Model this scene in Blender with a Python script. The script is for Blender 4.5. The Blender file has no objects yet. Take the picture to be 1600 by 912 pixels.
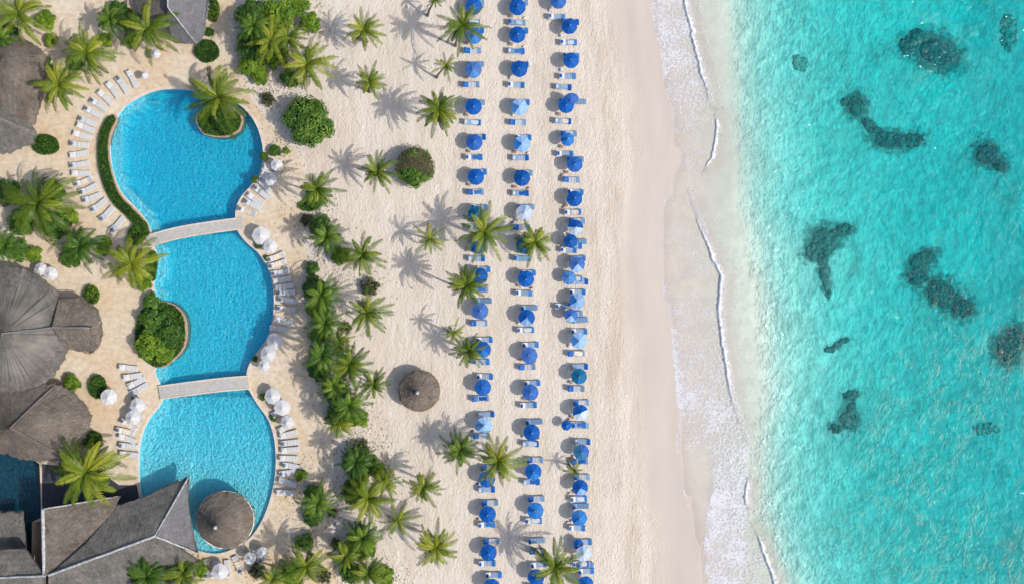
import bpy, math, random
from mathutils import Vector, Matrix, geometry, noise
PI = math.pi
R = math.radians
random.seed(7)
scene = bpy.context.scene
COL = scene.collection

# ------------------------------------------------------------------ camera, sky, sun, exposure
CAMH = 130.0
S = 0.09375                                   # metres on the ground for one photograph pixel
cam_d = bpy.data.cameras.new('camera'); cam = bpy.data.objects.new('camera', cam_d); COL.objects.link(cam)
cam.location = (0, 0, CAMH); cam.rotation_euler = (0, 0, 0)
cam_d.sensor_width = 36; cam_d.lens = 36 * CAMH / (1600 * S); cam_d.clip_start = 1; cam_d.clip_end = 3000
scene.camera = cam
EL = R(46); AZ = R(108.4)
w = bpy.data.worlds.new('World'); scene.world = w; w.use_nodes = True
wn = w.node_tree.nodes; wl = w.node_tree.links
sky = wn.new('ShaderNodeTexSky'); sky.sky_type = 'NISHITA'; sky.sun_disc = False
sky.sun_elevation = EL; sky.sun_rotation = AZ
wl.new(sky.outputs[0], wn['Background'].inputs[0]); wn['Background'].inputs[1].default_value = 0.15
sky.dust_density = 2.2
sd = bpy.data.lights.new('sun', 'SUN'); sd.energy = 3.1; sd.angle = R(0.5); sd.color = (1, 0.955, 0.89)
so = bpy.data.objects.new('sun', sd); COL.objects.link(so)
sunv = Vector((math.sin(AZ) * math.cos(EL), math.cos(AZ) * math.cos(EL), math.sin(EL)))
so.rotation_euler = sunv.to_track_quat('Z', 'Y').to_euler(); so.location = sunv * 200
scene.view_settings.view_transform = 'Standard'; scene.view_settings.look = 'None'
scene.view_settings.exposure = 0.29; scene.view_settings.gamma = 1
scene.render.engine = 'CYCLES'
scene.cycles.max_bounces = 8; scene.cycles.transparent_max_bounces = 16
scene.cycles.diffuse_bounces = 3; scene.cycles.glossy_bounces = 2; scene.cycles.volume_bounces = 0

def W(px, py, z=0.0):
    k = S * (CAMH - z) / CAMH
    return Vector(((px - 800) * k, (456 - py) * k, z))

# ------------------------------------------------------------------ materials
def srgb(r, g, b):
    f = lambda c: (c / 255) / 12.92 if c <= 10 else (((c / 255) + .055) / 1.055) ** 2.4
    return (f(r), f(g), f(b), 1)

class NT:
    def __init__(s, name):
        s.m = bpy.data.materials.new(name); s.m.use_nodes = True
        s.t = s.m.node_tree; s.n = s.t.nodes; s.b = s.n['Principled BSDF']; s.out = s.n['Material Output']
    def add(s, kind, ins=None, **kw):
        nd = s.n.new('ShaderNode' + kind)
        for k, v in kw.items(): setattr(nd, k, v)
        for k, v in (ins or {}).items(): s.set(nd, k, v)
        return nd
    def set(s, nd, k, v):
        sock = nd.inputs[k]
        if isinstance(v, bpy.types.NodeSocket): s.t.links.new(v, sock)
        else: sock.default_value = v
    def pos(s):
        return s.add('NewGeometry').outputs['Position']
    def mapv(s, vec, scale=(1, 1, 1), rot=(0, 0, 0)):
        return s.add('Mapping', {'Vector': vec, 'Scale': scale, 'Rotation': rot}).outputs[0]
    def noise(s, vec, scale, detail=3, rough=.55, dist=0.0):
        return s.add('TexNoise', {'Vector': vec, 'Scale': scale, 'Detail': detail, 'Roughness': rough, 'Distortion': dist}).outputs[0]
    def ramp(s, fac, stops, interp='LINEAR'):
        nd = s.add('ValToRGB', {'Fac': fac}); cr = nd.color_ramp; cr.interpolation = interp
        while len(cr.elements) < len(stops): cr.elements.new(.5)
        for e, (p, c) in zip(cr.elements, stops):
            e.position = p; e.color = c if isinstance(c, tuple) else (c, c, c, 1)
        return nd.outputs[0]
    def mr(s, v, a, b, c=0.0, d=1.0, smooth=False):
        nd = s.add('MapRange', {0: v, 1: a, 2: b, 3: c, 4: d}); nd.clamp = True
        if smooth: nd.interpolation_type = 'SMOOTHSTEP'
        return nd.outputs[0]
    def math(s, op, a, b=0.0):
        return s.add('Math', {0: a, 1: b}, operation=op).outputs[0]
    def mix(s, f, a, b, blend='MIX'):
        nd = s.add('Mix', data_type='RGBA', blend_type=blend)
        for k, v in ((0, f), (6, a), (7, b)): s.set(nd, k, v)
        return nd.outputs[2]
    def attr(s, name):
        return s.add('Attribute', attribute_name=name)
    def bump(s, h, strength, dist, normal=None):
        d = {'Height': h, 'Strength': strength, 'Distance': dist}
        if normal is not None: d['Normal'] = normal
        return s.add('Bump', d).outputs[0]
    def fin(s, base=None, rough=.6, normal=None, spec=.5):
        if base is not None: s.set(s.b, 'Base Color', base)
        s.set(s.b, 'Roughness', rough); s.set(s.b, 'Specular IOR Level', spec)
        if normal is not None: s.set(s.b, 'Normal', normal)
        return s.m

def simple(name, c, rough=.6, var=.15, scale=6, spec=.3, bump=0.0):
    t = NT(name); p = t.pos(); n = t.noise(p, scale)
    lo = tuple(x * (1 - var) for x in c[:3]) + (1,); hi = tuple(min(1, x * (1 + var)) for x in c[:3]) + (1,)
    col = t.ramp(n, [(.3, lo), (.7, hi)])
    return t.fin(col, rough, t.bump(n, bump, .02) if bump else None, spec)

MAT = {}
def sand_mat():
    t = NT('sand'); p = t.pos(); u = t.attr('shore').outputs['Fac']      # metres from the waterline, negative inland
    n1 = t.noise(p, .09, 4); n2 = t.noise(t.mapv(p, (1, .3, 1)), .9, 5, .6); n3 = t.noise(p, 5, 4, .7)
    c = t.ramp(n2, [(.25, (.515, .44, .36, 1)), (.55, (.60, .53, .445, 1)), (.8, (.66, .59, .50, 1))])
    c = t.mix(t.mr(n1, .35, .7), c, t.mix(1.0, c, (.93, .90, .87, 1), 'MULTIPLY'))
    c = t.mix(t.mr(n3, .3, .42, .35, 0), c, (.36, .30, .25, 1))
    path = t.noise(t.mapv(p, (1, .05, 1)), .42, 4, .6); rake = t.noise(t.mapv(p, (1, .07, 1)), 3.2, 3, .6)
    c = t.mix(t.mr(path, .42, .66, 0, .6), c, (.66, .595, .52, 1))
    c = t.mix(t.mr(rake, .30, .46, .30, 0), c, (.45, .38, .31, 1))
    # brown drift line high on the beach
    band = t.math('MULTIPLY', t.mr(u, -13, -9, 0, 1, True), t.mr(u, -6.5, -4, 1, 0, True))
    nb = t.noise(t.mapv(p, (1, .14, 1)), .45, 6, .7)
    c = t.mix(t.math('MULTIPLY', band, t.mr(nb, .42, .75, 0, .6)), c, (.36, .265, .20, 1))
    wet = t.mr(t.math('ADD', u, t.math('MULTIPLY', n1, 3.0)), -6.5, -1.5, 0, 1, True)
    wetc = t.ramp(t.noise(t.mapv(p, (.5, .12, 1)), .5, 3), [(.3, (.43, .365, .315, 1)), (.7, (.48, .415, .36, 1))])
    c = t.mix(wet, c, wetc)
    c = t.mix(t.mr(u, -.3, 2.5, 0, 1, True), c, t.ramp(t.noise(p, .6, 4), [(.3, (.54, .46, .405, 1)), (.7, (.61, .53, .465, 1))]))
    sea = t.mr(u, 5, 18, 0, 1, True)
    seac = t.ramp(t.math('ADD', t.math('MULTIPLY', t.noise(p, .8, 5, .7, .6), .7), t.math('MULTIPLY', t.noise(p, .12, 3), .3)), [(.36, (.54, .52, .45, 1)), (.62, (.82, .78, .68, 1))])  # sand patches also carry refracted-light mottling in the seabed colour
    c = t.mix(sea, c, seac)
    wpat = t.noise(p, .16, 6, .7)
    c = t.mix(t.math('MULTIPLY', t.mr(u, 14, 24), t.mr(wpat, .56, .72, 0, .45)), c, (.16, .20, .15, 1))
    wd = t.attr('weed').outputs['Fac']; wn_ = t.noise(p, .9, 6, .75)
    c = t.mix(t.mr(t.math('ADD', wd, t.math('MULTIPLY', wn_, 1.5)), 1.05, 1.5, 0, .9, True), c, (.11, .175, .15, 1))
    # wind ripples and footprints
    wv = t.noise(t.mapv(p, (1.6, .8, 1)), 1.5, 3, .6, 1.2); wf = t.noise(p, 4.5, 3, .6)
    vor = t.add('TexVoronoi', {'Vector': p, 'Scale': 1.9, 'Randomness': 1.0}).outputs[0]
    h = t.math('ADD', t.math('MULTIPLY', wv, 1.0), t.math('MULTIPLY', wf, .3))
    h = t.math('ADD', h, t.math('MULTIPLY', t.mr(vor, 0, .35), .25))
    st = t.math('MULTIPLY', t.mr(wet, 0, 1, 1, .06), t.mr(sea, 0, 1, 1, .5))
    b = t.add('Bump', {'Height': h, 'Strength': st, 'Distance': .175}).outputs[0]
    rough = t.mr(wet, 0, 1, .95, .7)
    return t.fin(c, rough, b, .2)
MAT['sand'] = sand_mat()

def deck_mat():
    t = NT('deck_stone'); p = t.pos()
    n1 = t.noise(p, .16, 4); n2 = t.noise(p, 1.3, 5, .65)
    br = t.add('TexBrick', {'Vector': p, 'Scale': .8, 'Mortar Size': .012, 'Color1': (1, 1, 1, 1), 'Color2': (.88, .88, .88, 1), 'Mortar': (.72, .7, .66, 1)}).outputs[0]
    c = t.ramp(n2, [(.25, (.47, .385, .285, 1)), (.5, (.60, .505, .385, 1)), (.75, (.70, .61, .49, 1))])
    c = t.mix(t.mr(n1, .4, .65), c, t.mix(1.0, c, (.95, .86, .75, 1), 'MULTIPLY'))
    c = t.mix(.55, c, t.mix(1.0, c, br, 'MULTIPLY'))
    return t.fin(c, .8, t.bump(n2, .4, .03), .2)
MAT['deck'] = deck_mat()
def stone_mat(name, c, sc=1.4):
    t = NT(name); p = t.pos(); n = t.noise(p, sc, 5, .65)
    col = t.ramp(n, [(.3, tuple(x * .78 for x in c) + (1,)), (.7, tuple(x * 1.12 for x in c) + (1,))])
    vor = t.add('TexVoronoi', {'Vector': p, 'Scale': 2.2}, feature='DISTANCE_TO_EDGE').outputs[0]
    col = t.mix(t.mr(vor, 0, .05, .4, 0), col, tuple(x * .55 for x in c) + (1,))
    return t.fin(col, .8, t.bump(n, .5, .03), .2)
MAT['coping'] = stone_mat('coping_stone', (.62, .52, .42))
MAT['bridge'] = stone_mat('bridge_stone', (.42, .40, .37), 3)
MAT['brick'] = stone_mat('planter_stone', (.45, .30, .22), 3)
def water_surface(name, absorb, dens, bumpfn, rough=.1, gl=1.0):
    t = NT(name); t.n.remove(t.b)
    h, st, dist = bumpfn(t)
    nrm = t.add('Bump', {'Height': h, 'Strength': st, 'Distance': dist}).outputs[0]
    g = t.add('BsdfGlossy', {'Color': (.80, .93, 1, 1), 'Roughness': rough, 'Normal': nrm}).outputs[0]
    tr = t.add('BsdfTransparent', {'Color': (1, 1, 1, 1)}).outputs[0]
    fr = t.add('Fresnel', {'IOR': 1.333, 'Normal': nrm}).outputs[0]
    f = t.math('MULTIPLY', fr, gl)
    ms = t.add('MixShader', {0: f, 1: tr, 2: g}).outputs[0]
    t.t.links.new(ms, t.out.inputs[0])
    va = t.add('VolumeAbsorption', {'Color': absorb, 'Density': dens}).outputs[0]
    t.t.links.new(va, t.out.inputs[1])
    return t.m
def sea_bump(t):
    p = t.pos()
    a = t.noise(t.mapv(p, (1, .85, 1), (0, 0, .5)), .6, 3, .55, .5)
    b = t.noise(t.mapv(p, (1, .85, 1), (0, 0, .9)), 1.9, 2, .6, .5)
    c = t.noise(t.mapv(p, (1, .8, 1), (0, 0, -.5)), 3.6, 2, .5, .6)
    h = t.math('ADD', t.math('MULTIPLY', a, .55), t.math('ADD', t.math('MULTIPLY', b, .45), t.math('MULTIPLY', t.math('MULTIPLY', c, t.mr(t.noise(p, .55, 3, .6), .42, .68, .15, 1.7)), .75)))
    big = t.noise(p, .045, 3, .5)
    sep = t.add('SeparateXYZ', {0: p})
    low = t.mr(sep.outputs['Y'], -30, 35, .18, -.12)
    st = t.mr(t.math('ADD', big, low), .35, .7, .38, 1.0)
    st = t.math('MULTIPLY', st, t.attr('calm').outputs['Fac'])
    return h, st, .82
MAT['sea'] = water_surface('sea_water', (0.0, .922, .945, 1), .54, sea_bump, .07, .8)
def pool_bump(t):
    p = t.pos(); a = t.noise(p, 2.4, 2, .5, .6); b = t.noise(p, 5.5, 2, .5, .5)
    return t.math('ADD', a, t.math('MULTIPLY', b, .35)), .9, .45
MAT['pool_water'] = water_surface('pool_water', (.0, .90, .965, 1), .68, pool_bump, .1, 1.1)
def tile_mat():
    t = NT('pool_tile'); p = t.pos()
    v = t.add('TexVoronoi', {'Vector': t.add('VectorMath', {0: p, 1: t.add('Mix', {0: .5, 6: (0, 0, 0, 1), 7: t.add('TexNoise', {'Vector': p, 'Scale': 1.2}).outputs[1]}, data_type='RGBA').outputs[2]}, operation='ADD').outputs[0], 'Scale': 2.5}, feature='DISTANCE_TO_EDGE').outputs[0]
    n = t.noise(p, .25, 3)
    c = t.ramp(n, [(.3, (.13, .60, .72, 1)), (.7, (.17, .68, .78, 1))])
    c = t.mix(t.mr(v, 0, .15, .9, 0, True), c, (.66, .92, .95, 1))  # pale web imitates caustic light, mixed into the tile colour
    c = t.mix(t.mr(t.add('SeparateXYZ', {0: p}).outputs[1], -30, -15, .5, 0), c, (.50, .78, .80, 1))
    return t.fin(c, .5, None, .2)
MAT['tile'] = tile_mat()

def foam_mat():
    t = NT('sea_foam'); p = t.pos(); d = t.attr('dens').outputs['Fac']
    w1 = t.add('TexNoise', {'Vector': p, 'Scale': .6, 'Detail': 2}).outputs[1]
    pv = t.add('VectorMath', {0: p, 1: t.mix(1.0, (0, 0, 0, 1), w1)}, operation='ADD').outputs[0]
    lace = t.add('TexVoronoi', {'Vector': pv, 'Scale': 1.35}, feature='DISTANCE_TO_EDGE').outputs[0]
    lace2 = t.add('TexVoronoi', {'Vector': pv, 'Scale': 3.1}, feature='DISTANCE_TO_EDGE').outputs[0]
    n = t.noise(t.mapv(p, (1, 1.3, 1), (0, 0, .5)), 2.4, 7, .78, .5)
    n0 = t.noise(p, .5, 3, .6)
    pat = t.math('ADD', t.math('ADD', t.math('MULTIPLY', n, .85), t.math('MULTIPLY', n0, .25)), t.math('ADD', t.mr(lace, 0, .25, .09, -.02), t.mr(lace2, 0, .2, .08, -.02)))
    thr = t.math('SUBTRACT', 1.0, t.math('MULTIPLY', d, .54))
    a = t.mr(t.math('SUBTRACT', pat, thr), -.13, .20, 0, 1, True)
    a = t.math('MULTIPLY', a, .8)
    t.set(t.b, 'Alpha', a)
    return t.fin((.70, .69, .71, 1), .7, t.bump(n, .5, .08), .2)
MAT['foam'] = foam_mat()
t = NT('wave_water')
_d = t.attr('dens').outputs['Fac']; _n = t.noise(t.pos(), 1.5, 6, .75)
_f = t.mr(t.math('ADD', _d, t.math('MULTIPLY', _n, 1.6)), 1.2, 1.75, 0, 1, True)
t.set(t.b, 'Alpha', t.math('MAXIMUM', _f, t.mr(_d, 0, .5, 0, .28)))
MAT['wave'] = t.fin(t.mix(_f, (.55, .48, .41, 1), (.72, .71, .72, 1)), .5, t.bump(_n, .5, .12), .3)

def leaf_mat(name, dark, mid, lite, trans=.18, rough=.5):
    t = NT(name); tint = t.attr('tint').outputs['Fac']
    n = t.noise(t.pos(), 1.5, 2)
    oi = t.add('ObjectInfo').outputs['Random']
    v = t.math('ADD', t.math('MULTIPLY', tint, .75), t.math('ADD', t.math('MULTIPLY', n, .25), t.mr(oi, 0, 1, -.12, .12)))
    c = t.ramp(v, [(.12, dark), (.5, mid), (.88, lite)])
    t.fin(c, rough, None, .2)
    tl = t.add('BsdfTranslucent', {'Color': c}).outputs[0]
    ms = t.add('MixShader', {0: trans, 1: t.b.outputs[0], 2: tl}).outputs[0]
    t.t.links.new(ms, t.out.inputs[0])
    return t.m
MAT['palm'] = leaf_mat('palm_leaf', (.018, .055, .007, 1), (.092, .15, .010, 1), (.30, .31, .026, 1), .18, .42)
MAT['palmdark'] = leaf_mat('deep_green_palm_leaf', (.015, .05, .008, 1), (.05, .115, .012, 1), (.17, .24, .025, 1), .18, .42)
MAT['leaf'] = leaf_mat('broad_leaf', (.018, .055, .010, 1), (.05, .125, .016, 1), (.15, .24, .03, 1), .15, .5)
MAT['leafb'] = leaf_mat('bright_leaf', (.04, .10, .008, 1), (.11, .20, .012, 1), (.26, .34, .03, 1), .15, .5)
MAT['leafdry'] = leaf_mat('dry_leaf', (.05, .05, .02, 1), (.13, .11, .06, 1), (.22, .22, .08, 1), .1, .7)
MAT['turf'] = leaf_mat('hedge_leaf', (.02, .065, .006, 1), (.055, .13, .012, 1), (.10, .20, .02, 1), .1, .6)
MAT['bark'] = simple('bark', (.20, .16, .12), .9, .35, 9, .1, .5)
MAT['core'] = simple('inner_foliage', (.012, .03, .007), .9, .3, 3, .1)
MAT['soil'] = simple('soil', (.13, .09, .06), .95, .3, 3, .1)
def thatch_mat(name, c1, c2, c3):
    t = NT(name); uv = t.add('UVMap').outputs[0]; p = t.pos()
    s1 = t.noise(t.mapv(uv, (6.5, .8, 1)), 1.0, 5, .8, .4); s2 = t.noise(t.mapv(uv, (1.6, 3.2, 1)), 1.0, 5, .75, .6)
    big = t.noise(p, .35, 5, .7)
    sepu = t.add('SeparateXYZ', {0: uv}).outputs[1]
    course = t.math('FRACT', t.math('MULTIPLY', t.math('ADD', sepu, t.math('MULTIPLY', s2, .5)), 1.15))
    f = t.math('ADD', t.math('ADD', t.math('MULTIPLY', s1, .45), t.math('MULTIPLY', s2, .25)), t.math('MULTIPLY', big, .32))
    c = t.ramp(f, [(.38, c1), (.51, c2), (.66, c3)])
    moss = t.noise(p, .55, 4, .7)
    c = t.mix(t.mr(moss, .58, .75, 0, .45), c, (.10, .115, .05, 1))
    h = t.math('ADD', t.math('ADD', s1, t.math('MULTIPLY', s2, .9)), t.math('MULTIPLY', course, .35))
    return t.fin(c, .95, t.bump(h, 1.0, .22), .05)
MAT['thatch'] = thatch_mat('thatch', (.07, .065, .058, 1), (.175, .162, .145, 1), (.33, .305, .27, 1))
MAT['thatchb'] = thatch_mat('brown_thatch', (.07, .057, .047, 1), (.18, .15, .125, 1), (.34, .29, .235, 1))
MAT['thatchg'] = thatch_mat('slate_thatch', (.10, .10, .105, 1), (.185, .18, .185, 1), (.27, .265, .27, 1))
MAT['ridge'] = simple('ridge_cap', (.34, .35, .35), .8, .4, 2.5, .2)
MAT['wood'] = simple('wood', (.30, .19, .11), .7, .25, 8, .2)
MAT['wall'] = simple('plaster_wall', (.50, .42, .33), .9, .12, 1, .1)
MAT['white'] = simple('white_fabric', (.50, .495, .49), .75, .05, 3, .2, .1)
MAT['whiteframe'] = simple('white_frame', (.60, .60, .59), .45, .04, 3, .4)
MAT['shade'] = simple('grey_mesh', (.10, .12, .15), .7, .2, 6, .2)
def cloth(name, c, stripe=None, sc=5.0):
    t = NT(name); tc = t.add('TexCoord').outputs['Object']; n = t.noise(tc, 3, 3)
    col = t.ramp(n, [(.3, tuple(x * .85 for x in c) + (1,)), (.7, tuple(min(1, x * 1.1) for x in c) + (1,))])
    if stripe:
        wv = t.add('TexWave', {'Vector': tc, 'Scale': sc, 'Distortion': .3}, bands_direction='Y').outputs['Fac']
        col = t.mix(t.mr(wv, .45, .55), col, stripe + (1,))
    oi = t.add('ObjectInfo').outputs['Random']
    col = t.mix(1.0, col, t.ramp(oi, [(0, (.78, .78, .80, 1)), (.6, (1, 1, 1, 1)), (1, (1, 1.0, .98, 1))]), 'MULTIPLY')
    col = t.mix(t.mr(oi, .7, 1, 0, .10), col, (.5, .55, .6, 1))
    return t.fin(col, .7, t.bump(n, .2, .03), .2)
MAT['blue'] = cloth('royal_blue_fabric', (.001, .082, .34))
MAT['mid'] = cloth('faded_blue_fabric', (.02, .15, .43))
MAT['pale'] = cloth('pale_blue_fabric', (.22, .38, .62))
MAT['palest'] = cloth('off_white_blue_fabric', (.47, .55, .64))
MAT['teal'] = cloth('teal_blue_fabric', (.003, .12, .24))
MAT['pad_stripe'] = cloth('striped_mattress', (.42, .47, .52), (.13, .25, .45), 6)
MAT['pad_blue'] = cloth('blue_mattress', (.03, .12, .28), (.24, .36, .47), 4)
MAT['pad_pale'] = cloth('pale_mattress', (.46, .48, .52))
MAT['cream'] = cloth('cream_towel', (.72, .62, .48))
MAT['bag'] = cloth('tan_bag', (.42, .20, .11))
def rock():
    t = NT('reef_rock'); p = t.pos(); n = t.noise(p, 1.2, 5, .7)
    return t.fin(t.ramp(n, [(.3, (.07, .13, .125, 1)), (.55, (.14, .22, .20, 1)), (.8, (.26, .32, .29, 1))]), .95, t.bump(n, 1, .2), .1)
MAT['reef'] = rock()
MAT['weed'] = simple('faint_weed', (.30, .40, .34), .95, .4, .7, .1)

# ------------------------------------------------------------------ mesh helpers
class MB:
    def __init__(s): s.v = []; s.f = []; s.mi = []; s.uv = []; s.at = []
    def q(s, pts, mi=0, tint=None, uv=None):
        i = len(s.v); s.v += [tuple(p) for p in pts]; s.f.append(tuple(range(i, i + len(pts)))); s.mi.append(mi)
        s.at.append(.5 if tint is None else tint); s.uv.append(uv)
    def box(s, c, d, mi=0, rot=0.0, bev=0.0):
        cx, cy, cz = c; x, y, z = (k / 2 for k in d)
        b = min(bev, x * .9, y * .9, z * .9)
        ca, sa = math.cos(rot), math.sin(rot)
        def T(a, bb, cc): return (cx + a * ca - bb * sa, cy + a * sa + bb * ca, cz + cc)
        if b <= 0: rings = [(x, y, -z), (x, y, z)]
        else: rings = [(x - b, y - b, -z), (x, y, -z + b), (x, y, z - b), (x - b, y - b, z)]
        L = []
        for (a, bb, cc) in rings:
            i = len(s.v); s.v += [T(-a, -bb, cc), T(a, -bb, cc), T(a, bb, cc), T(-a, bb, cc)]; L.append(i)
        def F(*ix): s.f.append(tuple(ix)); s.mi.append(mi); s.at.append(.5); s.uv.append(None)
        F(L[0] + 3, L[0] + 2, L[0] + 1, L[0]); F(L[-1], L[-1] + 1, L[-1] + 2, L[-1] + 3)
        for a, bb in zip(L, L[1:]):
            for k in range(4): F(a + k, a + (k + 1) % 4, bb + (k + 1) % 4, bb + k)
    def tube(s, pts, rad, n=6, mi=0, cap=True):
        pts = [Vector(p) for p in pts]; L = []
        for k, p in enumerate(pts):
            d = (pts[min(k + 1, len(pts) - 1)] - pts[max(k - 1, 0)]).normalized()
            a = d.cross(Vector((.31, .95, .1))).normalized(); b = d.cross(a)
            r = rad[k] if isinstance(rad, (list, tuple)) else rad
            i = len(s.v); L.append(i)
            for j in range(n):
                s.v.append(tuple(p + (a * math.cos(2 * PI * j / n) + b * math.sin(2 * PI * j / n)) * r))
        for a, b in zip(L, L[1:]):
            for j in range(n):
                s.f.append((a + j, a + (j + 1) % n, b + (j + 1) % n, b + j)); s.mi.append(mi); s.at.append(.5); s.uv.append(None)
        if cap:
            s.f.append(tuple(L[-1] + j for j in range(n))); s.mi.append(mi); s.at.append(.5); s.uv.append(None)
    def ball(s, c, r, nu=8, nv=5, mi=0, jit=0.0, rz=None, tint=.5):
        c = Vector(c); rz = r if rz is None else rz; i0 = len(s.v)
        for a in range(nv + 1):
            th = PI * a / nv
            for b in range(nu):
                ph = 2 * PI * b / nu; k = 1 + random.uniform(-jit, jit)
                s.v.append((c.x + r * k * math.sin(th) * math.cos(ph), c.y + r * k * math.sin(th) * math.sin(ph), c.z + rz * k * math.cos(th)))
        for a in range(nv):
            for b in range(nu):
                s.f.append((i0 + a * nu + b, i0 + (a + 1) * nu + b, i0 + (a + 1) * nu + (b + 1) % nu, i0 + a * nu + (b + 1) % nu)); s.mi.append(mi); s.at.append(tint); s.uv.append(None)
    def mesh(s, name, mats, smooth=False):
        me = bpy.data.meshes.new(name); me.from_pydata(s.v, [], s.f)
        for m in (mats if isinstance(mats, (list, tuple)) else [mats]): me.materials.append(m)
        me.polygons.foreach_set('material_index', s.mi)
        if smooth: me.polygons.foreach_set('use_smooth', [True] * len(s.f))
        at = me.attributes.new('tint', 'FLOAT', 'FACE'); at.data.foreach_set('value', s.at)
        if any(u is not None for u in s.uv):
            ul = me.uv_layers.new(name='UVMap'); k = 0
            for f, u in zip(s.f, s.uv):
                for j in range(len(f)):
                    ul.data[k].uv = u[j] if u else (0, 0); k += 1
        me.update(); return me
    def build(s, name, mats, parent=None, smooth=False, loc=None):
        return link(name, s.mesh(name, mats, smooth), parent, loc)

def link(name, me, parent=None, loc=None):
    o = bpy.data.objects.new(name, me); COL.objects.link(o)
    if parent is not None: o.parent = parent
    if loc is not None: o.location = loc
    return o
def tag(o, label=None, cat=None, group=None, kind=None):
    if label: o['label'] = label
    if cat: o['category'] = cat
    if group: o['group'] = group
    if kind: o['kind'] = kind
    return o
def thing(name, loc, label, cat, group=None, rz=0.0):
    o = bpy.data.objects.new(name, None); COL.objects.link(o); o.empty_display_size = .3
    o.location = loc; o.rotation_euler = (0, 0, rz)
    return tag(o, label, cat, group)
KIDS = {}
def kids(o): return [c for c in KIDS.get(o.name, [])]
def copy_tree(o, parent=None):
    c = o.copy(); COL.objects.link(c); c.parent = parent
    for ch in [x for x in o.children]: copy_tree(ch, c)
    return c

def spline(pts, closed=True, sub=6):
    out = []; n = len(pts)
    rng = range(n if closed else n - 1)
    for i in rng:
        g = lambda k: pts[k % n] if closed else pts[max(0, min(n - 1, k))]
        p0, p1, p2, p3 = g(i - 1), g(i), g(i + 1), g(i + 2)
        for j in range(sub):
            t = j / sub
            out.append(tuple(.5 * (2 * p1[k] + (p2[k] - p0[k]) * t + (2 * p0[k] - 5 * p1[k] + 4 * p2[k] - p3[k]) * t * t + (3 * p1[k] - p0[k] - 3 * p2[k] + p3[k]) * t ** 3) for k in (0, 1)))
    if not closed: out.append(tuple(pts[-1]))
    return out
def inside(x, y, poly):
    r = False; j = len(poly) - 1
    for i in range(len(poly)):
        xi, yi = poly[i]; xj, yj = poly[j]
        if (yi > y) != (yj > y) and x < (xj - xi) * (y - yi) / (yj - yi) + xi: r = not r
        j = i
    return r
def area(p): return sum(p[i][0] * p[(i + 1) % len(p)][1] - p[(i + 1) % len(p)][0] * p[i][1] for i in range(len(p))) / 2
def offset(poly, d):
    """outward offset of a world polygon"""
    s = 1 if area(poly) > 0 else -1; n = len(poly); out = []
    for i in range(n):
        a = Vector(poly[i - 1]); b = Vector(poly[(i + 1) % n]); t = (b - a).normalized()
        out.append((poly[i][0] + t.y * d * s, poly[i][1] - t.x * d * s))
    return out
def dist_poly(x, y, poly):
    best = 1e9
    for i in range(len(poly)):
        ax, ay = poly[i - 1]; bx, by = poly[i]
        dx, dy = bx - ax, by - ay; L = dx * dx + dy * dy
        t = 0 if L == 0 else max(0, min(1, ((x - ax) * dx + (y - ay) * dy) / L))
        best = min(best, math.hypot(x - ax - dx * t, y - ay - dy * t))
    return best
def interp(tab, v):
    if v <= tab[0][0]: return tab[0][1]
    for (a, fa), (b, fb) in zip(tab, tab[1:]):
        if v <= b:
            t = (v - a) / (b - a); t = t * t * (3 - 2 * t) * .5 + t * .5
            return fa + (fb - fa) * t
    return tab[-1][1]
def sheet(outer, holes, grid, zf):
    """triangulated sheet inside outer, without holes"""
    vs = []; es = []
    for loop in [outer] + holes:
        i = len(vs); vs += [Vector(p) for p in loop]; n = len(loop)
        es += [(i + k, i + (k + 1) % n) for k in range(n)]
    vs += [Vector(p) for p in grid]
    r = geometry.delaunay_2d_cdt(vs, es, [], 0, 1e-5)
    V, F = r[0], r[2]; out = []
    for f in F:
        cx = sum(V[k].x for k in f) / len(f); cy = sum(V[k].y for k in f) / len(f)
        if inside(cx, cy, outer) and not any(inside(cx, cy, h) for h in holes):
            f = list(f)
            if sum(V[f[i - 1]].x * V[f[i]].y - V[f[i]].x * V[f[i - 1]].y for i in range(len(f))) < 0: f.reverse()
            out.append(tuple(f))
    return [(v.x, v.y, zf(v.x, v.y)) for v in V], out
P2 = lambda pts: [(W(x, y).x, W(x, y).y) for x, y in pts]

# ------------------------------------------------------------------ shoreline curves (photograph pixels at ground)
SEA = -0.8
Fc = [(-900, 960), (-300, 990), (0, 1014), (100, 1033), (200, 1051), (250, 1060), (290, 1046), (330, 1034), (400, 1030), (450, 1037), (500, 1044), (560, 1052), (610, 1056), (650, 1060), (700, 1058), (750, 1064), (800, 1078), (860, 1090), (912, 1091), (1200, 1120), (1900, 1150)]
Wc = [(-200, 1050), (0, 1070), (50, 1081), (100, 1093), (150, 1108), (168, 1113), (200, 1117), (240, 1112), (270, 1090), (300, 1077), (340, 1090), (400, 1112), (430, 1127), (450, 1126), (480, 1123), (520, 1127), (580, 1136), (610, 1141), (660, 1155), (700, 1170), (740, 1171), (775, 1165), (810, 1172), (850, 1190), (912, 1211), (1200, 1260)]
Tc = [(-900, 1100), (0, 1134), (150, 1142), (300, 1152), (400, 1175), (500, 1192), (600, 1195), (700, 1186), (750, 1183), (800, 1186), (860, 1200), (912, 1222), (1200, 1270), (1900, 1300)]
def topx(x, y): return x / S + 800, 456 - y / S
def shore_u(x, y):
    px, py = topx(x, y); return (px - interp(Fc, py)) * S
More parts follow.
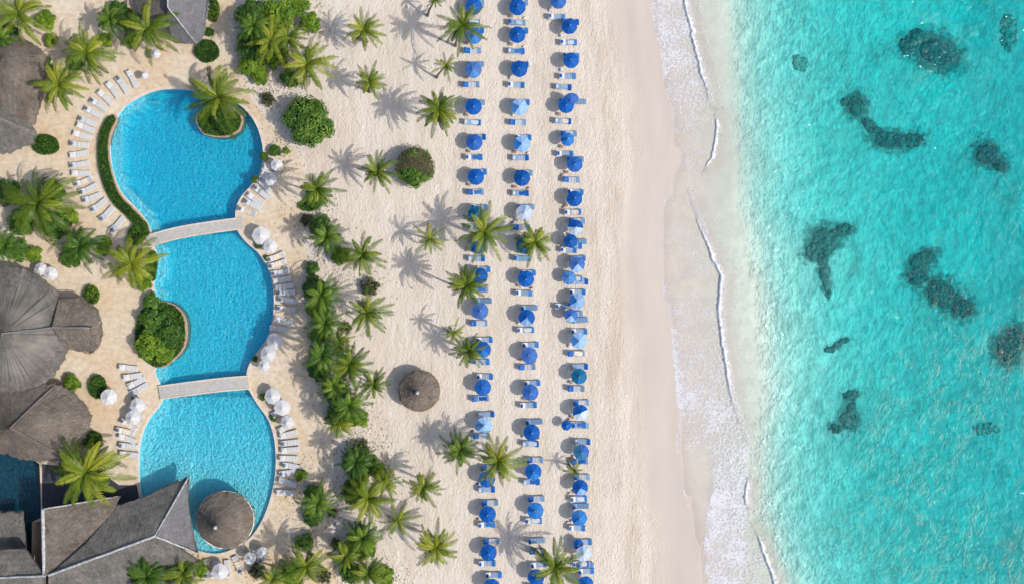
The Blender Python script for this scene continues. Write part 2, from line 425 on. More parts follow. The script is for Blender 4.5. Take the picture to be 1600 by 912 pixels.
def terrain(x, y):
    px, py = topx(x, y); f = interp(Fc, py); T = interp(Tc, py)
    if px < f - 130: return 0.0
    if px < f:
        t = (px - f + 130) / 130; return -0.8 * t * t
    if px < T:
        return -0.8 - .14 * (px - f) / (T - f)
    d = (px - T) * S
    z = -0.92 - 4.4 * (1 - math.exp(-d / 35.0)) - .012 * d
    if d > 0: z += .18 * (noise.noise(Vector((x * .12, y * .12, 0)))) * min(1, d / 8)
    return z

REEFS = [
 ('large dark oval reef patch under the sea at the top right', [(1470, 78, 38, 26, .3, 170, 1), (1425, 68, 20, 18, 0, 40, .8), (1440, 50, 22, 10, 0, 30, .8)], 'reef'),
 ('small round brown reef patch above the long curved weed strip', [(1339, 165, 16, 20, 0, 75, 1), (1322, 160, 10, 8, 0, 10, .7)], 'reef'),
 ('long curved ragged weed strip trailing below the small round reef', [(1360, 195, 18, 10, .8, 22, .8), (1376, 206, 16, 9, .6, 18, .8), (1412, 218, 14, 9, 0, 14, .8), (1395, 218, 34, 16, .1, 70, .9), (1430, 218, 26, 14, -.2, 40, .8)], 'reef'),
 ('speckled reef patch near the right frame edge in the upper sea', [(1552, 238, 24, 20, .5, 75, .9), (1572, 256, 16, 12, .5, 20, .8)], 'reef'),
 ('forked dark reef with a thin tail nearest the shallow turquoise edge', [(1285, 375, 24, 22, .2, 85, 1), (1318, 360, 20, 11, -.3, 40, .9), (1268, 395, 16, 18, 0, 30, .8), (1286, 425, 8, 24, 0, 34, .9), (1284, 403, 13, 18, 0, 18, .8), (1290, 445, 7, 16, 0, 12, .8), (1303, 367, 14, 10, 0, 14, .8), (1292, 460, 4, 16, 0, 10, .6)], 'reef'),
 ('broad ragged reef with pale gaps in the middle of the right sea', [(1445, 405, 28, 14, -.4, 60, .9), (1438, 432, 26, 18, 0, 28, .8), (1478, 460, 40, 26, .5, 95, .8), (1510, 480, 24, 18, .3, 34, .8)], 'reef'),
 ('slim short reef streak below the forked reef', [(1312, 536, 20, 6, -.45, 30, .8), (1295, 545, 12, 5, 0, 10, .6)], 'reef'),
 ('dark blue reef cut by the right edge of the photograph', [(1584, 545, 24, 26, .3, 100, 1), (1598, 528, 20, 22, 0, 40, 1)], 'reef'),
 ('small dark twin-lobed reef in the lower left of the sea', [(1330, 616, 18, 7, -.2, 26, .8), (1325, 655, 18, 17, 0, 60, .9), (1330, 634, 8, 16, 0, 16, .8), (1304, 668, 16, 10, 0, 14, .6)], 'reef'),
 ('faint thin weed patch near the shore at the top of the sea', [(1248, 100, 24, 16, .5, 26, .8)], 'weed'),
 ('faint shaded reef in the top right corner of the sea', [(1588, 45, 22, 45, 0, 60, .8)], 'weed'),
 ('faint pale weed patch low on the right side of the sea', [(1550, 672, 34, 14, 0, 26, .5)], 'weed'),
]
def weed(x, y):
    px, py = topx(x, y); px = 800 + (px - 800) / 1.02; py = 456 + (py - 456) / 1.02; v = 0
    for lab, lobes, mt in REEFS:
        for (cx, cy, rx, ry, a, n, s_) in lobes:
            dx, dy = px - cx, py - cy
            if abs(dx) > 110 or abs(dy) > 110: continue
            ex = dx * math.cos(a) + dy * math.sin(a); ey = -dx * math.sin(a) + dy * math.cos(a)
            v = max(v, (1.15 if mt == 'reef' else .6) * s_ * math.exp(-((ex / (rx * 1.45)) ** 2 + (ey / (ry * 1.45)) ** 2)))
    return v

# ------------------------------------------------------------------ pools
POOL_PX = [(222, 151), (245, 142), (270, 140), (300, 142), (340, 150), (372, 163), (392, 182), (405, 207), (411, 238), (407, 266), (394, 288), (378, 306), (369, 325), (368, 345), (372, 362), (386, 380), (403, 395), (418, 418), (426, 445), (428, 475), (425, 505), (416, 530), (401, 551), (389, 570), (385, 590), (390, 610), (403, 632), (419, 655), (428, 683), (431, 715), (429, 748), (421, 783), (407, 817), (388, 842), (364, 857), (338, 864), (312, 860), (290, 850), (262, 830), (238, 805), (224, 780), (218, 745), (218, 712), (222, 682), (234, 654), (250, 634), (256, 615), (250, 598), (243, 580), (250, 570), (268, 566), (282, 548), (290, 522), (289, 497), (279, 480), (264, 473), (250, 471), (243, 458), (241, 440), (246, 415), (246, 396), (238, 378), (236, 360), (226, 340), (206, 318), (190, 300), (178, 272), (173, 242), (173, 212), (182, 186), (198, 166)]
POOL = P2(spline(POOL_PX, True, 4))
CH_PX = [(-90, 690), (5, 692), (45, 712), (62, 724), (64, 780), (64, 830), (60, 892), (-90, 892)]
CHAN = P2(CH_PX)

big = 420.0
outer = [(-big, -big), (big, -big), (big, big), (-big, big)]
grid = []
gx = -78.0
while gx < 84:
    gy = -46.0
    while gy < 47:
        if gx > 38 and (int((gx + 78) / 1.5) + int((gy + 46) / 1.5)) % 1 == 0: grid.append((gx + .75, gy + .75))
        if not any(dist_poly(gx, gy, h) < .5 for h in (POOL, CHAN)) :
            grid.append((gx + .01 * math.sin(gy * 7), gy + .01 * math.cos(gx * 5)))
        gy += 1.5
    gx += 1.5
for k in range(-10, 11):
    for j in range(-10, 11):
        x, y = k * 40.0, j * 40.0
        if abs(x) > 86 or abs(y) > 50: grid.append((x, y))
for j in list(range(-400, -50, 25)) + list(range(50, 401, 25)):
    for du in (-14, -10, -6, -3, 0, 4, 8, 14, 24, 40):
        px, py = topx(0, j); grid.append(((interp(Fc, py) - 800) * S + du, j + .5))
V, F = sheet(outer, [POOL, CHAN], grid, terrain)
me = bpy.data.meshes.new('beach_sand'); me.from_pydata(V, [], F); me.materials.append(MAT['sand'])
at = me.attributes.new('shore', 'FLOAT', 'POINT'); at.data.foreach_set('value', [max(-60, min(200, shore_u(x, y))) for x, y, z in V])
at = me.attributes.new('weed', 'FLOAT', 'POINT'); at.data.foreach_set('value', [weed(x, y) if z < -1 else 0.0 for x, y, z in V])
me.polygons.foreach_set('use_smooth', [True] * len(F)); me.update()
tag(link('beach_sand', me), kind='structure')

def prism(name, poly, z0, z1, mat, parent=None, smooth=False):
    m = MB(); n = len(poly)
    if area(poly) < 0: poly = poly[::-1]
    m.q([(x, y, z1) for x, y in poly]); m.q([(x, y, z0) for x, y in poly[::-1]])
    for i in range(n):
        a = poly[i]; b = poly[(i + 1) % n]; m.q([(a[0], a[1], z0), (b[0], b[1], z0), (b[0], b[1], z1), (a[0], a[1], z1)])
    return m.build(name, mat, parent)
def solid(name, poly, z0, z1, mat, kind=None):
    """triangulated closed prism with shared vertices"""
    V, F = sheet(poly, [], [], lambda x, y: z1); n = len(poly)
    if area(poly) < 0: poly = poly[::-1]
    m = MB()
    for f in F: m.q([V[k] for k in f]); m.q([(V[k][0], V[k][1], z0) for k in reversed(f)])
    for i in range(n):
        a = poly[i]; b = poly[(i + 1) % n]; m.q([(a[0], a[1], z0), (b[0], b[1], z0), (b[0], b[1], z1), (a[0], a[1], z1)])
    o = m.build(name, mat)
    if kind: tag(o, kind=kind)
    return o
def pool_floor_z(x, y):
    px, py = topx(x, y)
    if py < 360: z = -2.1
    elif py < 620: z = -1.55
    else: z = -1.1 + .6 * min(1, max(0, (py - 640) / 180)) + (.15 if px < 300 else 0)
    d = dist_poly(x, y, POOL)
    if px < 262 and d < 1.3 and py > 150: z = max(z, -.55)      # step round the west side
    return z
MAT['shadetile'] = stone_mat('painted_shade_tile', (.02, .09, .13), 1.2)  # dark colour stands in for the shade lying over the channel
MAT['slate'] = stone_mat('painted_shade_paving', (.045, .05, .06), 1.6)  # near-black tone stands in for building shade on the paving
def basin(name, poly, fz, mt=None):
    g = []
    xs = [p[0] for p in poly]; ys = [p[1] for p in poly]
    x = min(xs)
    while x < max(xs):
        y = min(ys)
        while y < max(ys):
            if inside(x, y, poly) and dist_poly(x, y, poly) > .25: g.append((x, y))
            y += .65
        x += .65
    V, F = sheet(poly, [], g, fz); m = MB()
    for f in F: m.q([V[k] for k in f])
    pl = poly if area(poly) > 0 else poly[::-1]
    for i in range(len(pl)):
        a = pl[i]; b = pl[(i + 1) % len(pl)]
        m.q([(b[0], b[1], -2.3), (a[0], a[1], -2.3), (a[0], a[1], .05), (b[0], b[1], .05)])
    return tag(m.build(name, mt or MAT['tile']), kind='structure')
basin('pool_basin', POOL, pool_floor_z)
basin('channel_basin', CHAN, lambda x, y: -1.6, MAT['shadetile'])
solid('pool_water', offset(POOL, .02), -2.6, -.13, MAT['pool_water'], 'structure')
solid('channel_water', offset(CHAN, .02), -2.3, -.13, MAT['pool_water'], 'structure')

# sea: one closed body whose top is the surface
def sea_left(y):
    px, py = topx(0, y); return (interp(Fc, py) - 800) * S - 3.0
V = []; F = []; CA = []; ys = [-400, -200, -120, -80] + [k * 2.0 for k in range(-30, 31)] + [80, 120, 200, 400]; NC = 7
for y in ys:
    py = 456 - y / S; f = (interp(Fc, py) - 800) * S; T = (interp(Tc, py) - 800) * S
    for x, ca in ((f - 3, 0), (f + 1, .0), (T - 1, .08), (T + 3, .45), (T + 9, .8), (T + 18, 1), (400, 1)):
        V.append((x, y, SEA)); CA.append(ca)
nt = len(V)
for (x, y, z) in list(V): V.append((x, y, -14)); CA.append(1)
nr = len(ys)
for a in range(nr - 1):
    for c in range(NC - 1):
        i = a * NC + c; F.append((i, i + 1, i + NC + 1, i + NC)); F.append((nt + i, nt + i + NC, nt + i + NC + 1, nt + i + 1))
    i = a * NC; F.append((i, i + NC, nt + i + NC, nt + i)); i += NC - 1; F.append((i, nt + i, nt + i + NC, i + NC))
for c in range(NC - 1):
    F.append((c, nt + c, nt + c + 1, c + 1)); i = (nr - 1) * NC + c; F.append((i, i + 1, nt + i + 1, nt + i))
me = bpy.data.meshes.new('sea'); me.from_pydata(V, [], F); me.materials.append(MAT['sea'])
at = me.attributes.new('calm', 'FLOAT', 'POINT'); at.data.foreach_set('value', CA); me.update()
tag(link('sea', me), kind='structure')

# foam film and the small breaking wave
def bell(v, c, s): return math.exp(-((v - c) / s) ** 2)
def sm(a, b, v):
    t = max(0, min(1, (v - a) / (b - a))); return t * t * (3 - 2 * t)
def foam_d(px, py):
    f = interp(Fc, py); wv = interp(Wc, py); T = interp(Tc, py); d = 0.0
    fade = sm(f - .5, f + 2, px)
    if px > f:
        nz = noise.noise(Vector((px * .03, py * .03, 5))) * .22 + noise.noise(Vector((px * .09, py * .09, 8))) * .12
        Lz = interp([(0, .70), (120, .68), (200, .46), (280, .34), (330, .42), (430, .36), (500, .48), (560, .58), (620, .68), (680, .46), (725, .14), (780, .12), (912, .10)], py)
        Rz = interp([(0, .68), (150, .56), (200, .42), (280, .32), (420, .30), (520, .44), (600, .58), (660, .62), (720, .66), (780, .72), (850, .72), (912, .66)], py)
        Bz = interp([(0, 1050), (300, 1062), (600, 1100), (680, 1095), (725, 1112), (780, 1110), (800, 1103), (830, 1099), (912, 1106)], py) + 9 * noise.noise(Vector((py * .05, 1, 7)))
        hw = interp([(0, 25), (620, 25), (720, 9), (912, 5)], py)
        base = Lz + (Rz - Lz) * sm(Bz - hw, Bz + hw, px) + nz * 1.1 + .14 * sm(f, f + 6, px) * (.35 + .65 * (1 - sm(700, 730, py) * (1 - sm(Bz - 12, Bz, px))))
        if py > 780: base -= .30 * sm(1150, 1200, px)
        base += .20 * (1 - sm(f, f + 14, px)) * sm(380, 560, py) * (1 - sm(640, 700, py))
        d = base * (1 - sm(wv - 2, wv + 8, px) * .55)
        crest = interp([(0, 1), (150, .9), (175, .2), (270, .3), (310, .8), (430, 1), (640, 1), (690, .7), (720, .5), (770, 1), (820, .5), (912, .6)], py)
        d = max(d, crest * .98 * sm(wv - 1.5, wv, px) * (1 - sm(wv + 7, wv + 17, px)))
        d = max(d, .62 * bell(px, wv + 22, 12) * (1 - sm(160, 200, py)) + .50 * bell(px, wv + 26, 20) * sm(300, 340, py) * (1 - sm(640, 700, py)))
        d = max(d, .5 * sm(640, 720, py) * bell(px, T + 14, 22))
        d *= 1 - sm(T + 10, T + 40, px)
        d *= fade
    d = max(d, interp([(0, .35), (260, .6), (330, .95), (470, .75), (640, .7), (700, 1.0), (820, 1.0), (860, .5), (912, .7)], py) * bell(px, f + 1.2, 2.0))
    return d
V = []; F = []; D = []
rows = 300; colsN = 110
for r in range(rows + 1):
    py = -60 + 1030 * r / rows
    f = interp(Fc, py); T = interp(Tc, py)
    jw = 5 * noise.noise(Vector((py * .035, 3, 0))) + 2.5 * noise.noise(Vector((py * .13, 9, 0)))
    for c in range(colsN + 1):
        px = f - 4 + (T + 42 - f + 4) * c / colsN
        x = (px - 800) * S; y = (456 - py) * S
        V.append((x, y, max(terrain(x, y), SEA) + .022)); D.append(foam_d(px - jw * .6, py))
for r in range(rows):
    for c in range(colsN):
        i = r * (colsN + 1) + c; F.append((i, i + colsN + 1, i + colsN + 2, i + 1))
me = bpy.data.meshes.new('sea_foam'); me.from_pydata(V, [], F); me.materials.append(MAT['foam'])
at = me.attributes.new('dens', 'FLOAT', 'POINT'); at.data.foreach_set('value', D)
me.polygons.foreach_set('use_smooth', [True] * len(F)); me.update()
tag(link('sea_foam', me), 'white lacy foam washing over the wet sand', 'foam', kind='stuff')
def breaking(name, y0, y1, hgt, tab=Wc):
    V = []; F = []; D = []; n = int((y1 - y0) / 1.6)
    prof = [(-.05, 0, 1), (.0, .45, 1), (.08, .85, 1), (.2, 1, .95), (.42, .85, .72), (.75, .62, .5), (1.2, .35, .4), (1.9, .14, .25), (2.8, -.05, 0)]
    for k in range(n + 1):
        py = y0 + (y1 - y0) * k / n; e = sm(0, .28, k / n) * (1 - sm(.72, 1, k / n))
        px = interp(tab, py) + 2.2 * noise.noise(Vector((py * .12, 0, 1))) + 1.2 * noise.noise(Vector((py * .5, 5, 1)))
        hh = hgt * e * (.8 + .5 * noise.noise(Vector((py * .2, 2, 2))))
        for (dx, dz, dd) in prof:
            V.append(((px - 800) * S + dx, (456 - py) * S, SEA + dz * hh + (.03 if dz > 0 else -.06))); D.append(dd * (.3 + .7 * e))
    m = len(prof)
    for k in range(n):
        for j in range(m - 1):
            i = k * m + j; F.append((i, i + m, i + m + 1, i + 1))
    me = bpy.data.meshes.new(name); me.from_pydata(V, [], F); me.materials.append(MAT['wave'])
    at = me.attributes.new('dens', 'FLOAT', 'POINT'); at.data.foreach_set('value', D)
    me.polygons.foreach_set('use_smooth', [True] * len(F)); me.update()
    tag(link(name, me), kind='structure')
breaking('breaking_wave', -60, 172, .32)
breaking('breaking_wave', 296, 690, .30)
breaking('breaking_wave', 742, 800, .25)
breaking('breaking_wave', 300, 300 + 130, .01) if False else None
breaking('breaking_wave', 815, 960, .25)
breaking('breaking_wave', 165, 275, .14, [(160, 1118), (200, 1121), (235, 1116), (275, 1098)])

# ------------------------------------------------------------------ reefs on the seabed
for lab, lobes, mt in REEFS:
    m = MB(); cx, cy = W(lobes[0][0], lobes[0][1], -3).xy
    for (px, py, rx, ry, a, n, s) in lobes:
        K = 20; cxx, cyy = (px - 800) * S * 1.02 - cx, (456 - py) * S * 1.02 - cy; ring = []
        for q_ in range(K):
            t_ = 2 * PI * q_ / K; j_ = random.uniform(.45, .62); ex = rx * j_ * math.cos(t_); ey = ry * j_ * math.sin(t_)
            ring.append((cxx + (ex * math.cos(a) - ey * math.sin(a)) * S, cyy - (ex * math.sin(a) + ey * math.cos(a)) * S))
        z_ = terrain(cx + cxx, cy + cyy) + 3
        zr = [terrain(cx + x_, cy + y_) + 3 - .1 for x_, y_ in ring]
        for q_ in range(K):
            a_, b_ = ring[q_ - 1], ring[q_]; m.q([(cxx, cyy, z_ + .16), (a_[0], a_[1], zr[q_ - 1]), (b_[0], b_[1], zr[q_])][::1])
        for k in range(n * 2):
            rr = math.sqrt(random.random()) * .66; th = random.uniform(0, 2 * PI)
            ex = rx * rr * math.cos(th); ey = ry * rr * math.sin(th)
            qx = px + ex * math.cos(a) - ey * math.sin(a); qy = py + ex * math.sin(a) + ey * math.cos(a)
            if noise.noise(Vector((qx * .09, qy * .09, 4))) < -.28 * (2 - s) + .06 * 0 and s < 1: continue
            x, y = (qx - 800) * S * 1.02, (456 - qy) * S * 1.02
            r = random.uniform(.14, .50) * (.6 + .5 * s) * (1.25 - .75 * rr)
            z = terrain(x, y)
            m.ball((x - cx, y - cy, z + 3 + r * .1), r, 7, 4, 0, .3, r * .32)
    o = m.build('reef', MAT[mt], None, True, (cx, cy, -3))
    tag(o, lab, 'reef', 'reef patches on the seabed')

# ------------------------------------------------------------------ pool deck, coping, bridges
DK = [(-400, -400), (362, -400), (366, 0), (372, 60), (378, 120), (402, 168), (436, 210), (468, 246), (478, 300), (470, 350), (478, 400), (486, 450), (480, 500), (486, 560), (505, 620), (522, 665), (528, 700), (514, 740), (512, 800), (522, 860), (530, 920), (540, 1300), (-400, 1300)]
DECK = P2(DK[:2]) + P2(spline(DK[2:-2], False, 3)) + P2(DK[-2:])
cop_out = offset(POOL, .42)
g = []
V, F = sheet(DECK, [cop_out, CHAN], [], lambda x, y: .04)
m = MB()
for f in F: m.q([V[k] for k in f])
dd = DECK if area(DECK) > 0 else DECK[::-1]
for i in range(len(dd)):
    a = dd[i]; b = dd[(i + 1) % len(dd)]; m.q([(a[0], a[1], -.1), (b[0], b[1], -.1), (b[0], b[1], .04), (a[0], a[1], .04)])
tag(m.build('pool_deck', MAT['deck']), kind='structure')
m = MB(); n = len(POOL)
for i in range(n):
    j = (i + 1) % n; a, b, c, d = POOL[i], POOL[j], cop_out[j], cop_out[i]
    e, f = offset(POOL, -.06)[i] if False else a, b
    m.q([(a[0], a[1], .09), (b[0], b[1], .09), (c[0], c[1], .09), (d[0], d[1], .09)])
    m.q([(a[0], a[1], .051), (b[0], b[1], .051), (b[0], b[1], .09), (a[0], a[1], .09)])
    m.q([(d[0], d[1], .0), (c[0], c[1], .0), (c[0], c[1], .09), (d[0], d[1], .09)])
tag(m.build('pool_coping', MAT['coping']), kind='structure')

solid('painted_shade_deck', P2([(66, 724), (100, 728), (170, 745), (186, 757), (214, 757), (217, 776), (220, 800), (75, 806), (66, 790)]), -.05, .06, MAT['slate'], 'structure')  # shaded part of the deck, its shade put in as a dark slab
def bridge(cl, width, lab):
    """gently arched stone slab along a pixel centreline"""
    pts = [W(x, y, .3) for x, y in spline(cl, False, 5)]; n = len(pts)
    c0 = pts[0].copy(); c0.z = 0
    root = thing('footbridge', c0, lab, 'footbridge', 'stone bridges over the pool')
    def strip(o0, o1, z0, z1, mt, name):
        m = MB(); L = []
        for k, p in enumerate(pts):
            d = (pts[min(k + 1, n - 1)] - pts[max(k - 1, 0)]).normalized(); nn = Vector((-d.y, d.x, 0)); ar = .12 * math.sin(PI * k / (n - 1))
            L.append([p - c0 + nn * o0 + Vector((0, 0, z0 - .3 + ar)), p - c0 + nn * o1 + Vector((0, 0, z0 - .3 + ar)), p - c0 + nn * o1 + Vector((0, 0, z1 - .3 + ar)), p - c0 + nn * o0 + Vector((0, 0, z1 - .3 + ar))])
        for A, B in zip(L, L[1:]):
            for q in range(4): m.q([A[q], A[(q + 1) % 4], B[(q + 1) % 4], B[q]])
        m.q(L[0]); m.q(L[-1][::-1])
        m.build(name, mt, root)
    h = width * S / 2
    strip(-h + .2, h - .2, .12, .34, MAT['bridge'], 'walkway')
    strip(-h, -h + .198, .10, .40, MAT['coping'], 'kerb'); strip(h - .198, h, .10, .40, MAT['coping'], 'kerb')
bridge([(230, 377), (275, 365), (320, 357), (370, 350)], 19, 'curved grey stone bridge between the upper and middle pools')
bridge([(249, 613), (300, 606), (350, 600), (388, 597)], 22, 'straight pale stone bridge between the middle and lower pools')

# ------------------------------------------------------------------ thatched buildings
def roof_faces(root, name, faces, mat, rag=0.0, thick=.35, org=None, sub=1.6, sag=0.0):
    """each face: list of (px,py,z); tessellated, with thatch grain running down the slope"""
    m = MB()
    for pts in faces:
        P = [W(*p) for p in pts]
        c = sum(P, Vector()) / len(P); nrm = Vector((0, 0, 0))
        for i in range(len(P)): nrm += (P[i - 1] - c).cross(P[i] - c)
        nrm.normalize()
        if nrm.z < 0: nrm = -nrm; P = P[::-1]
        down = Vector((nrm.x, nrm.y, 0)); down = Vector((0, -1, 0)) if down.length < 1e-3 else down.normalized()
        dn = (down - nrm * down.dot(nrm)).normalized(); ac = nrm.cross(dn)
        # tessellate in plane
        P2d = [((p - c).dot(ac), (p - c).dot(dn)) for p in P]
        if area(P2d) < 0: pass
        g = []; xs = [p[0] for p in P2d]; ys = [p[1] for p in P2d]; x = min(xs)
        while x < max(xs):
            y = min(ys)
            while y < max(ys):
                if inside(x, y, P2d) and dist_poly(x, y, P2d) > .3: g.append((x + random.uniform(-.15, .15), y + random.uniform(-.15, .15)))
                y += sub * .6
            x += sub * .6
        dense = []
        for i in range(len(P2d)):
            a = Vector(P2d[i]); b = Vector(P2d[(i + 1) % len(P2d)]); k = max(1, int((b - a).length / .45))
            for j in range(k):
                q = a.lerp(b, j / k); dense.append((q.x, q.y))
        V, F = sheet(dense, [], g, lambda a, b: 0)
        zmin = min(p.z for p in P); nv = []
        edge = set(range(len(dense)))
        for x, y, z in V:
            q = c + ac * x + dn * y
            ed = dist_poly(x, y, P2d) < .02
            if ed and q.z < zmin + .35 and rag: q = q + dn * random.uniform(-rag * .3, rag)
            elif not ed: q = q + nrm * random.uniform(-.05, .05)
            nv.append(q)
        for f in F:
            pp = [nv[k] - org for k in f]; uv = [(V[k][0], V[k][1]) for k in f]
            v = (pp[1] - pp[0]).cross(pp[2] - pp[0])
            if v.z < 0: pp = pp[::-1]; uv = uv[::-1]
            m.q(pp, 0, .5, uv)
            m.q([p - Vector((0, 0, thick)) for p in reversed(pp)], 0, .5, uv[::-1])
        # edge boards close the thickness
        for i in range(len(P)):
            if rag and P[i].z < zmin + .8 and P[(i + 1) % len(P)].z < zmin + .8:
                for q_ in range(int((P[i] - P[(i + 1) % len(P)]).length * 9)):
                    p_ = P[i].lerp(P[(i + 1) % len(P)], random.random()) - org - Vector((0, 0, random.uniform(0, .2)))
                    sd_ = (P[i] - P[(i + 1) % len(P)]).normalized() * random.uniform(.03, .09); e_ = p_ + (dn + Vector((0, 0, -.2))).normalized() * random.uniform(.15, .5) + sd_ * random.uniform(-1.5, 1.5)
                    w_ = random.random(); m.q([p_ - sd_, e_, p_ + sd_], 0, .5, [(w_ * 9, 0), (w_ * 9 + .3, .4), (w_ * 9 + .1, 0)])
            a = P[i] - org; b = P[(i + 1) % len(P)] - org; t = Vector((0, 0, thick))
            m.q([a - t, b - t, b, a], 0, .5, [(0, 0), (1, 0), (1, .3), (0, .3)])
    return m.build(name, mat, root)
def ridge(root, pts, r, org, mat=None):
    m = MB(); P = [W(*p) - org + Vector((0, 0, .03)) for p in pts]; Q = []
    for a, b in zip(P, P[1:]):
        k = max(2, int((b - a).length / .7))
        for j in range(k): Q.append(a.lerp(b, j / k) + Vector((random.uniform(-.04, .04),) * 3))
    Q.append(P[-1]); m.tube(Q, r, 6)
    return m.build('ridge_cap', mat or MAT['ridge'], root, True)
def fan(apex, rim): return [[apex, rim[i], rim[i + 1]] for i in range(len(rim) - 1)]
def posts(root, org, pts, h, r=.14):
    for (x, y) in pts:
        m = MB(); p = W(x, y) - org; m.tube([(p.x, p.y, 0), (p.x, p.y, h)], r, 8); m.build('post', MAT['wood'], root)
def walls(root, org, poly, h, inset=1.2):
    P = offset(P2(poly), -inset); m = MB()
    if area(P) < 0: P = P[::-1]
    for i in range(len(P)):
        a = P[i]; b = P[(i + 1) % len(P)]; A = Vector((a[0], a[1], 0)) - org; B = Vector((b[0], b[1], 0)) - org
        m.q([A, B, B + Vector((0, 0, h)), A + Vector((0, 0, h))])
    m.build('wall', MAT['wall'], root)

# big domed restaurant roof with its entrance hip
e = 3.6
org = W(5, 525); rt = thing('thatched_restaurant', org, 'huge grey domed thatch roof with a hipped porch beside the middle pool', 'building', 'thatched resort buildings')
rim = [(-75, 440, e), (-40, 420, e), (-5, 414, e), (25, 418, e), (55, 430, e), (78, 447, e), (93, 467, e), (103, 495, e), (107, 525, e), (102, 550, e), (90, 575, e), (66, 600, e), (30, 620, e), (-10, 625, e), (-60, 610, e), (-100, 560, e), (-110, 500, e), (-75, 440, e)]
def cone_curve(root, apex, rim, org, mat, name='roof', mids=(.35, .7), lift=.06, rag=.3):
    """concave thatch cone: rings between apex and rim"""
    ax, ay, az = apex; m = MB(); rings = [0.04] + list(mids) + [1.0]; dens = []
    for a, b in zip(rim, rim[1:]):
        k = max(1, int(math.hypot(b[0] - a[0], b[1] - a[1]) / 5))
        for j in range(k): dens.append(tuple(a[q] + (b[q] - a[q]) * j / k for q in range(3)))
    closed = abs(rim[0][0] - rim[-1][0]) < .1 and abs(rim[0][1] - rim[-1][1]) < .1
    if not closed: dens.append(rim[-1])
    n = len(dens); L = []
    fine = [0.03 + .97 * k / 14 for k in range(15)]
    for t in fine:
        row = []
        for k, (rx, ry, rz) in enumerate(dens):
            zz = az + (rz - az) * t + lift * (az - rz) * math.sin(PI * t) * -1
            p = W(ax + (rx - ax) * t, ay + (ry - ay) * t, zz) - org
            jit = random.uniform(-.05, .05) if t < 1 else 0
            p.z += jit
            if t >= 1:
                d = Vector((rx - ax, -(ry - ay), 0)).normalized(); p += d * random.uniform(-.1, rag); p.z -= random.uniform(0, .15)
            row.append(p)
        L.append(row)
    Rm = math.hypot(rim[0][0] - ax, rim[0][1] - ay) * S
    rg = range(n) if closed else range(n - 1)
    for a in range(len(L) - 1):
        for k in rg:
            j = (k + 1) % n
            q = [L[a][k], L[a + 1][k], L[a + 1][j], L[a][j]]
            u0, u1 = k * .47, (k + 1) * .47; v0, v1 = fine[a] * Rm, fine[a + 1] * Rm
            uv = [(u0, v0), (u0, v1), (u1, v1), (u1, v0)]
            if (q[1] - q[0]).cross(q[2] - q[0]).z < 0: q.reverse(); uv.reverse()
            m.q(q, 0, .5, uv)
    for k in rg:
        j = (k + 1) % n; a = L[-1][k]; b = L[-1][j]; t = Vector((0, 0, .35))
        m.q([a, b, b - t, a - t], 0, .5, [(0, 0), (1, 0), (1, .3), (0, .3)])
        for q_ in range(5):
            w_ = random.random(); p_ = a.lerp(b, w_) - Vector((0, 0, random.uniform(0, .25))); d_ = (a - L[-3][k]); d_.z -= .15; d_.normalize()
            sd_ = (b - a).normalized() * random.uniform(.03, .09); e_ = p_ + d_ * random.uniform(.12, .45) + sd_ * random.uniform(-1.5, 1.5)
            m.q([p_ - sd_, e_, p_ + sd_], 0, .5, [(w_ * 9, 0), (w_ * 9 + .3, .4), (w_ * 9 + .1, 0)])
        c0, c1 = L[0][k], L[0][j]; m.q([a - t, b - t, c1 - t, c0 - t], 0, .5, [(0, 0)] * 4)
        m.q([c0, c1, W(ax, ay, az) - org], 0, .5, [(0, 0)] * 3)
    o = m.build(name, mat, root, True)
    return o
cone_curve(rt, (2, 522, 10.5), rim, org, MAT['thatch'], lift=.05)
ridge(rt, [(2, 521, 10.5), (40, 516, 8.0), (88, 511, 5.2)], .13, org, MAT['thatchg'])
roof_faces(rt, 'porch_roof', [
  [(82, 511, 5.9), (140, 512, 5.4), (158, 503, 3.5), (149, 482, 3.4), (124, 464, 3.4), (92, 466, 3.9)],
  [(82, 511, 5.9), (140, 512, 5.4), (152, 543, 3.4), (140, 552, 3.3), (100, 541, 3.7)],
  [(140, 512, 5.4), (158, 503, 3.5), (157, 525, 3.4), (152, 543, 3.4)]], MAT['thatchb'], .3, .3, org)
ridge(rt, [(82, 511, 5.95), (140, 512, 5.45)], .14, org, MAT['thatchg'])
walls(rt, org, [(-60, 440), (0, 425), (60, 440), (95, 480), (98, 550), (70, 585), (0, 610), (-70, 590)], 3.6)
posts(rt, org, [(128, 474), (148, 495), (147, 535), (130, 543)], 3.5)

org = W(18, 667); rt = thing('thatched_pavilion', org, 'brown thatched pavilion with pale conical peak left of the lower pool', 'building', 'thatched resort buildings')
rim = [(86, 601, e), (108, 613, e), (127, 628, e), (141, 650, e), (133, 678, e), (112, 712, e), (88, 719, e), (60, 719, e), (34, 717, e), (10, 707, e), (-30, 705, e), (-65, 680, e), (-60, 640, e), (-20, 612, e), (20, 604, e), (86, 601, e)]
cone_curve(rt, (16, 668, 9.0), rim, org, MAT['thatchb'], lift=.03)
ridge(rt, [(16, 668, 9.05), (50, 635, 6.4), (85, 602, 3.75)], .1, org, MAT['thatchb'])
ridge(rt, [(16, 668, 9.05), (70, 697, 5.9), (104, 714, 3.75)], .1, org, MAT['thatchb'])
walls(rt, org, [(-40, 640), (15, 620), (80, 620), (120, 650), (100, 700), (40, 702), (-30, 690)], 3.6)

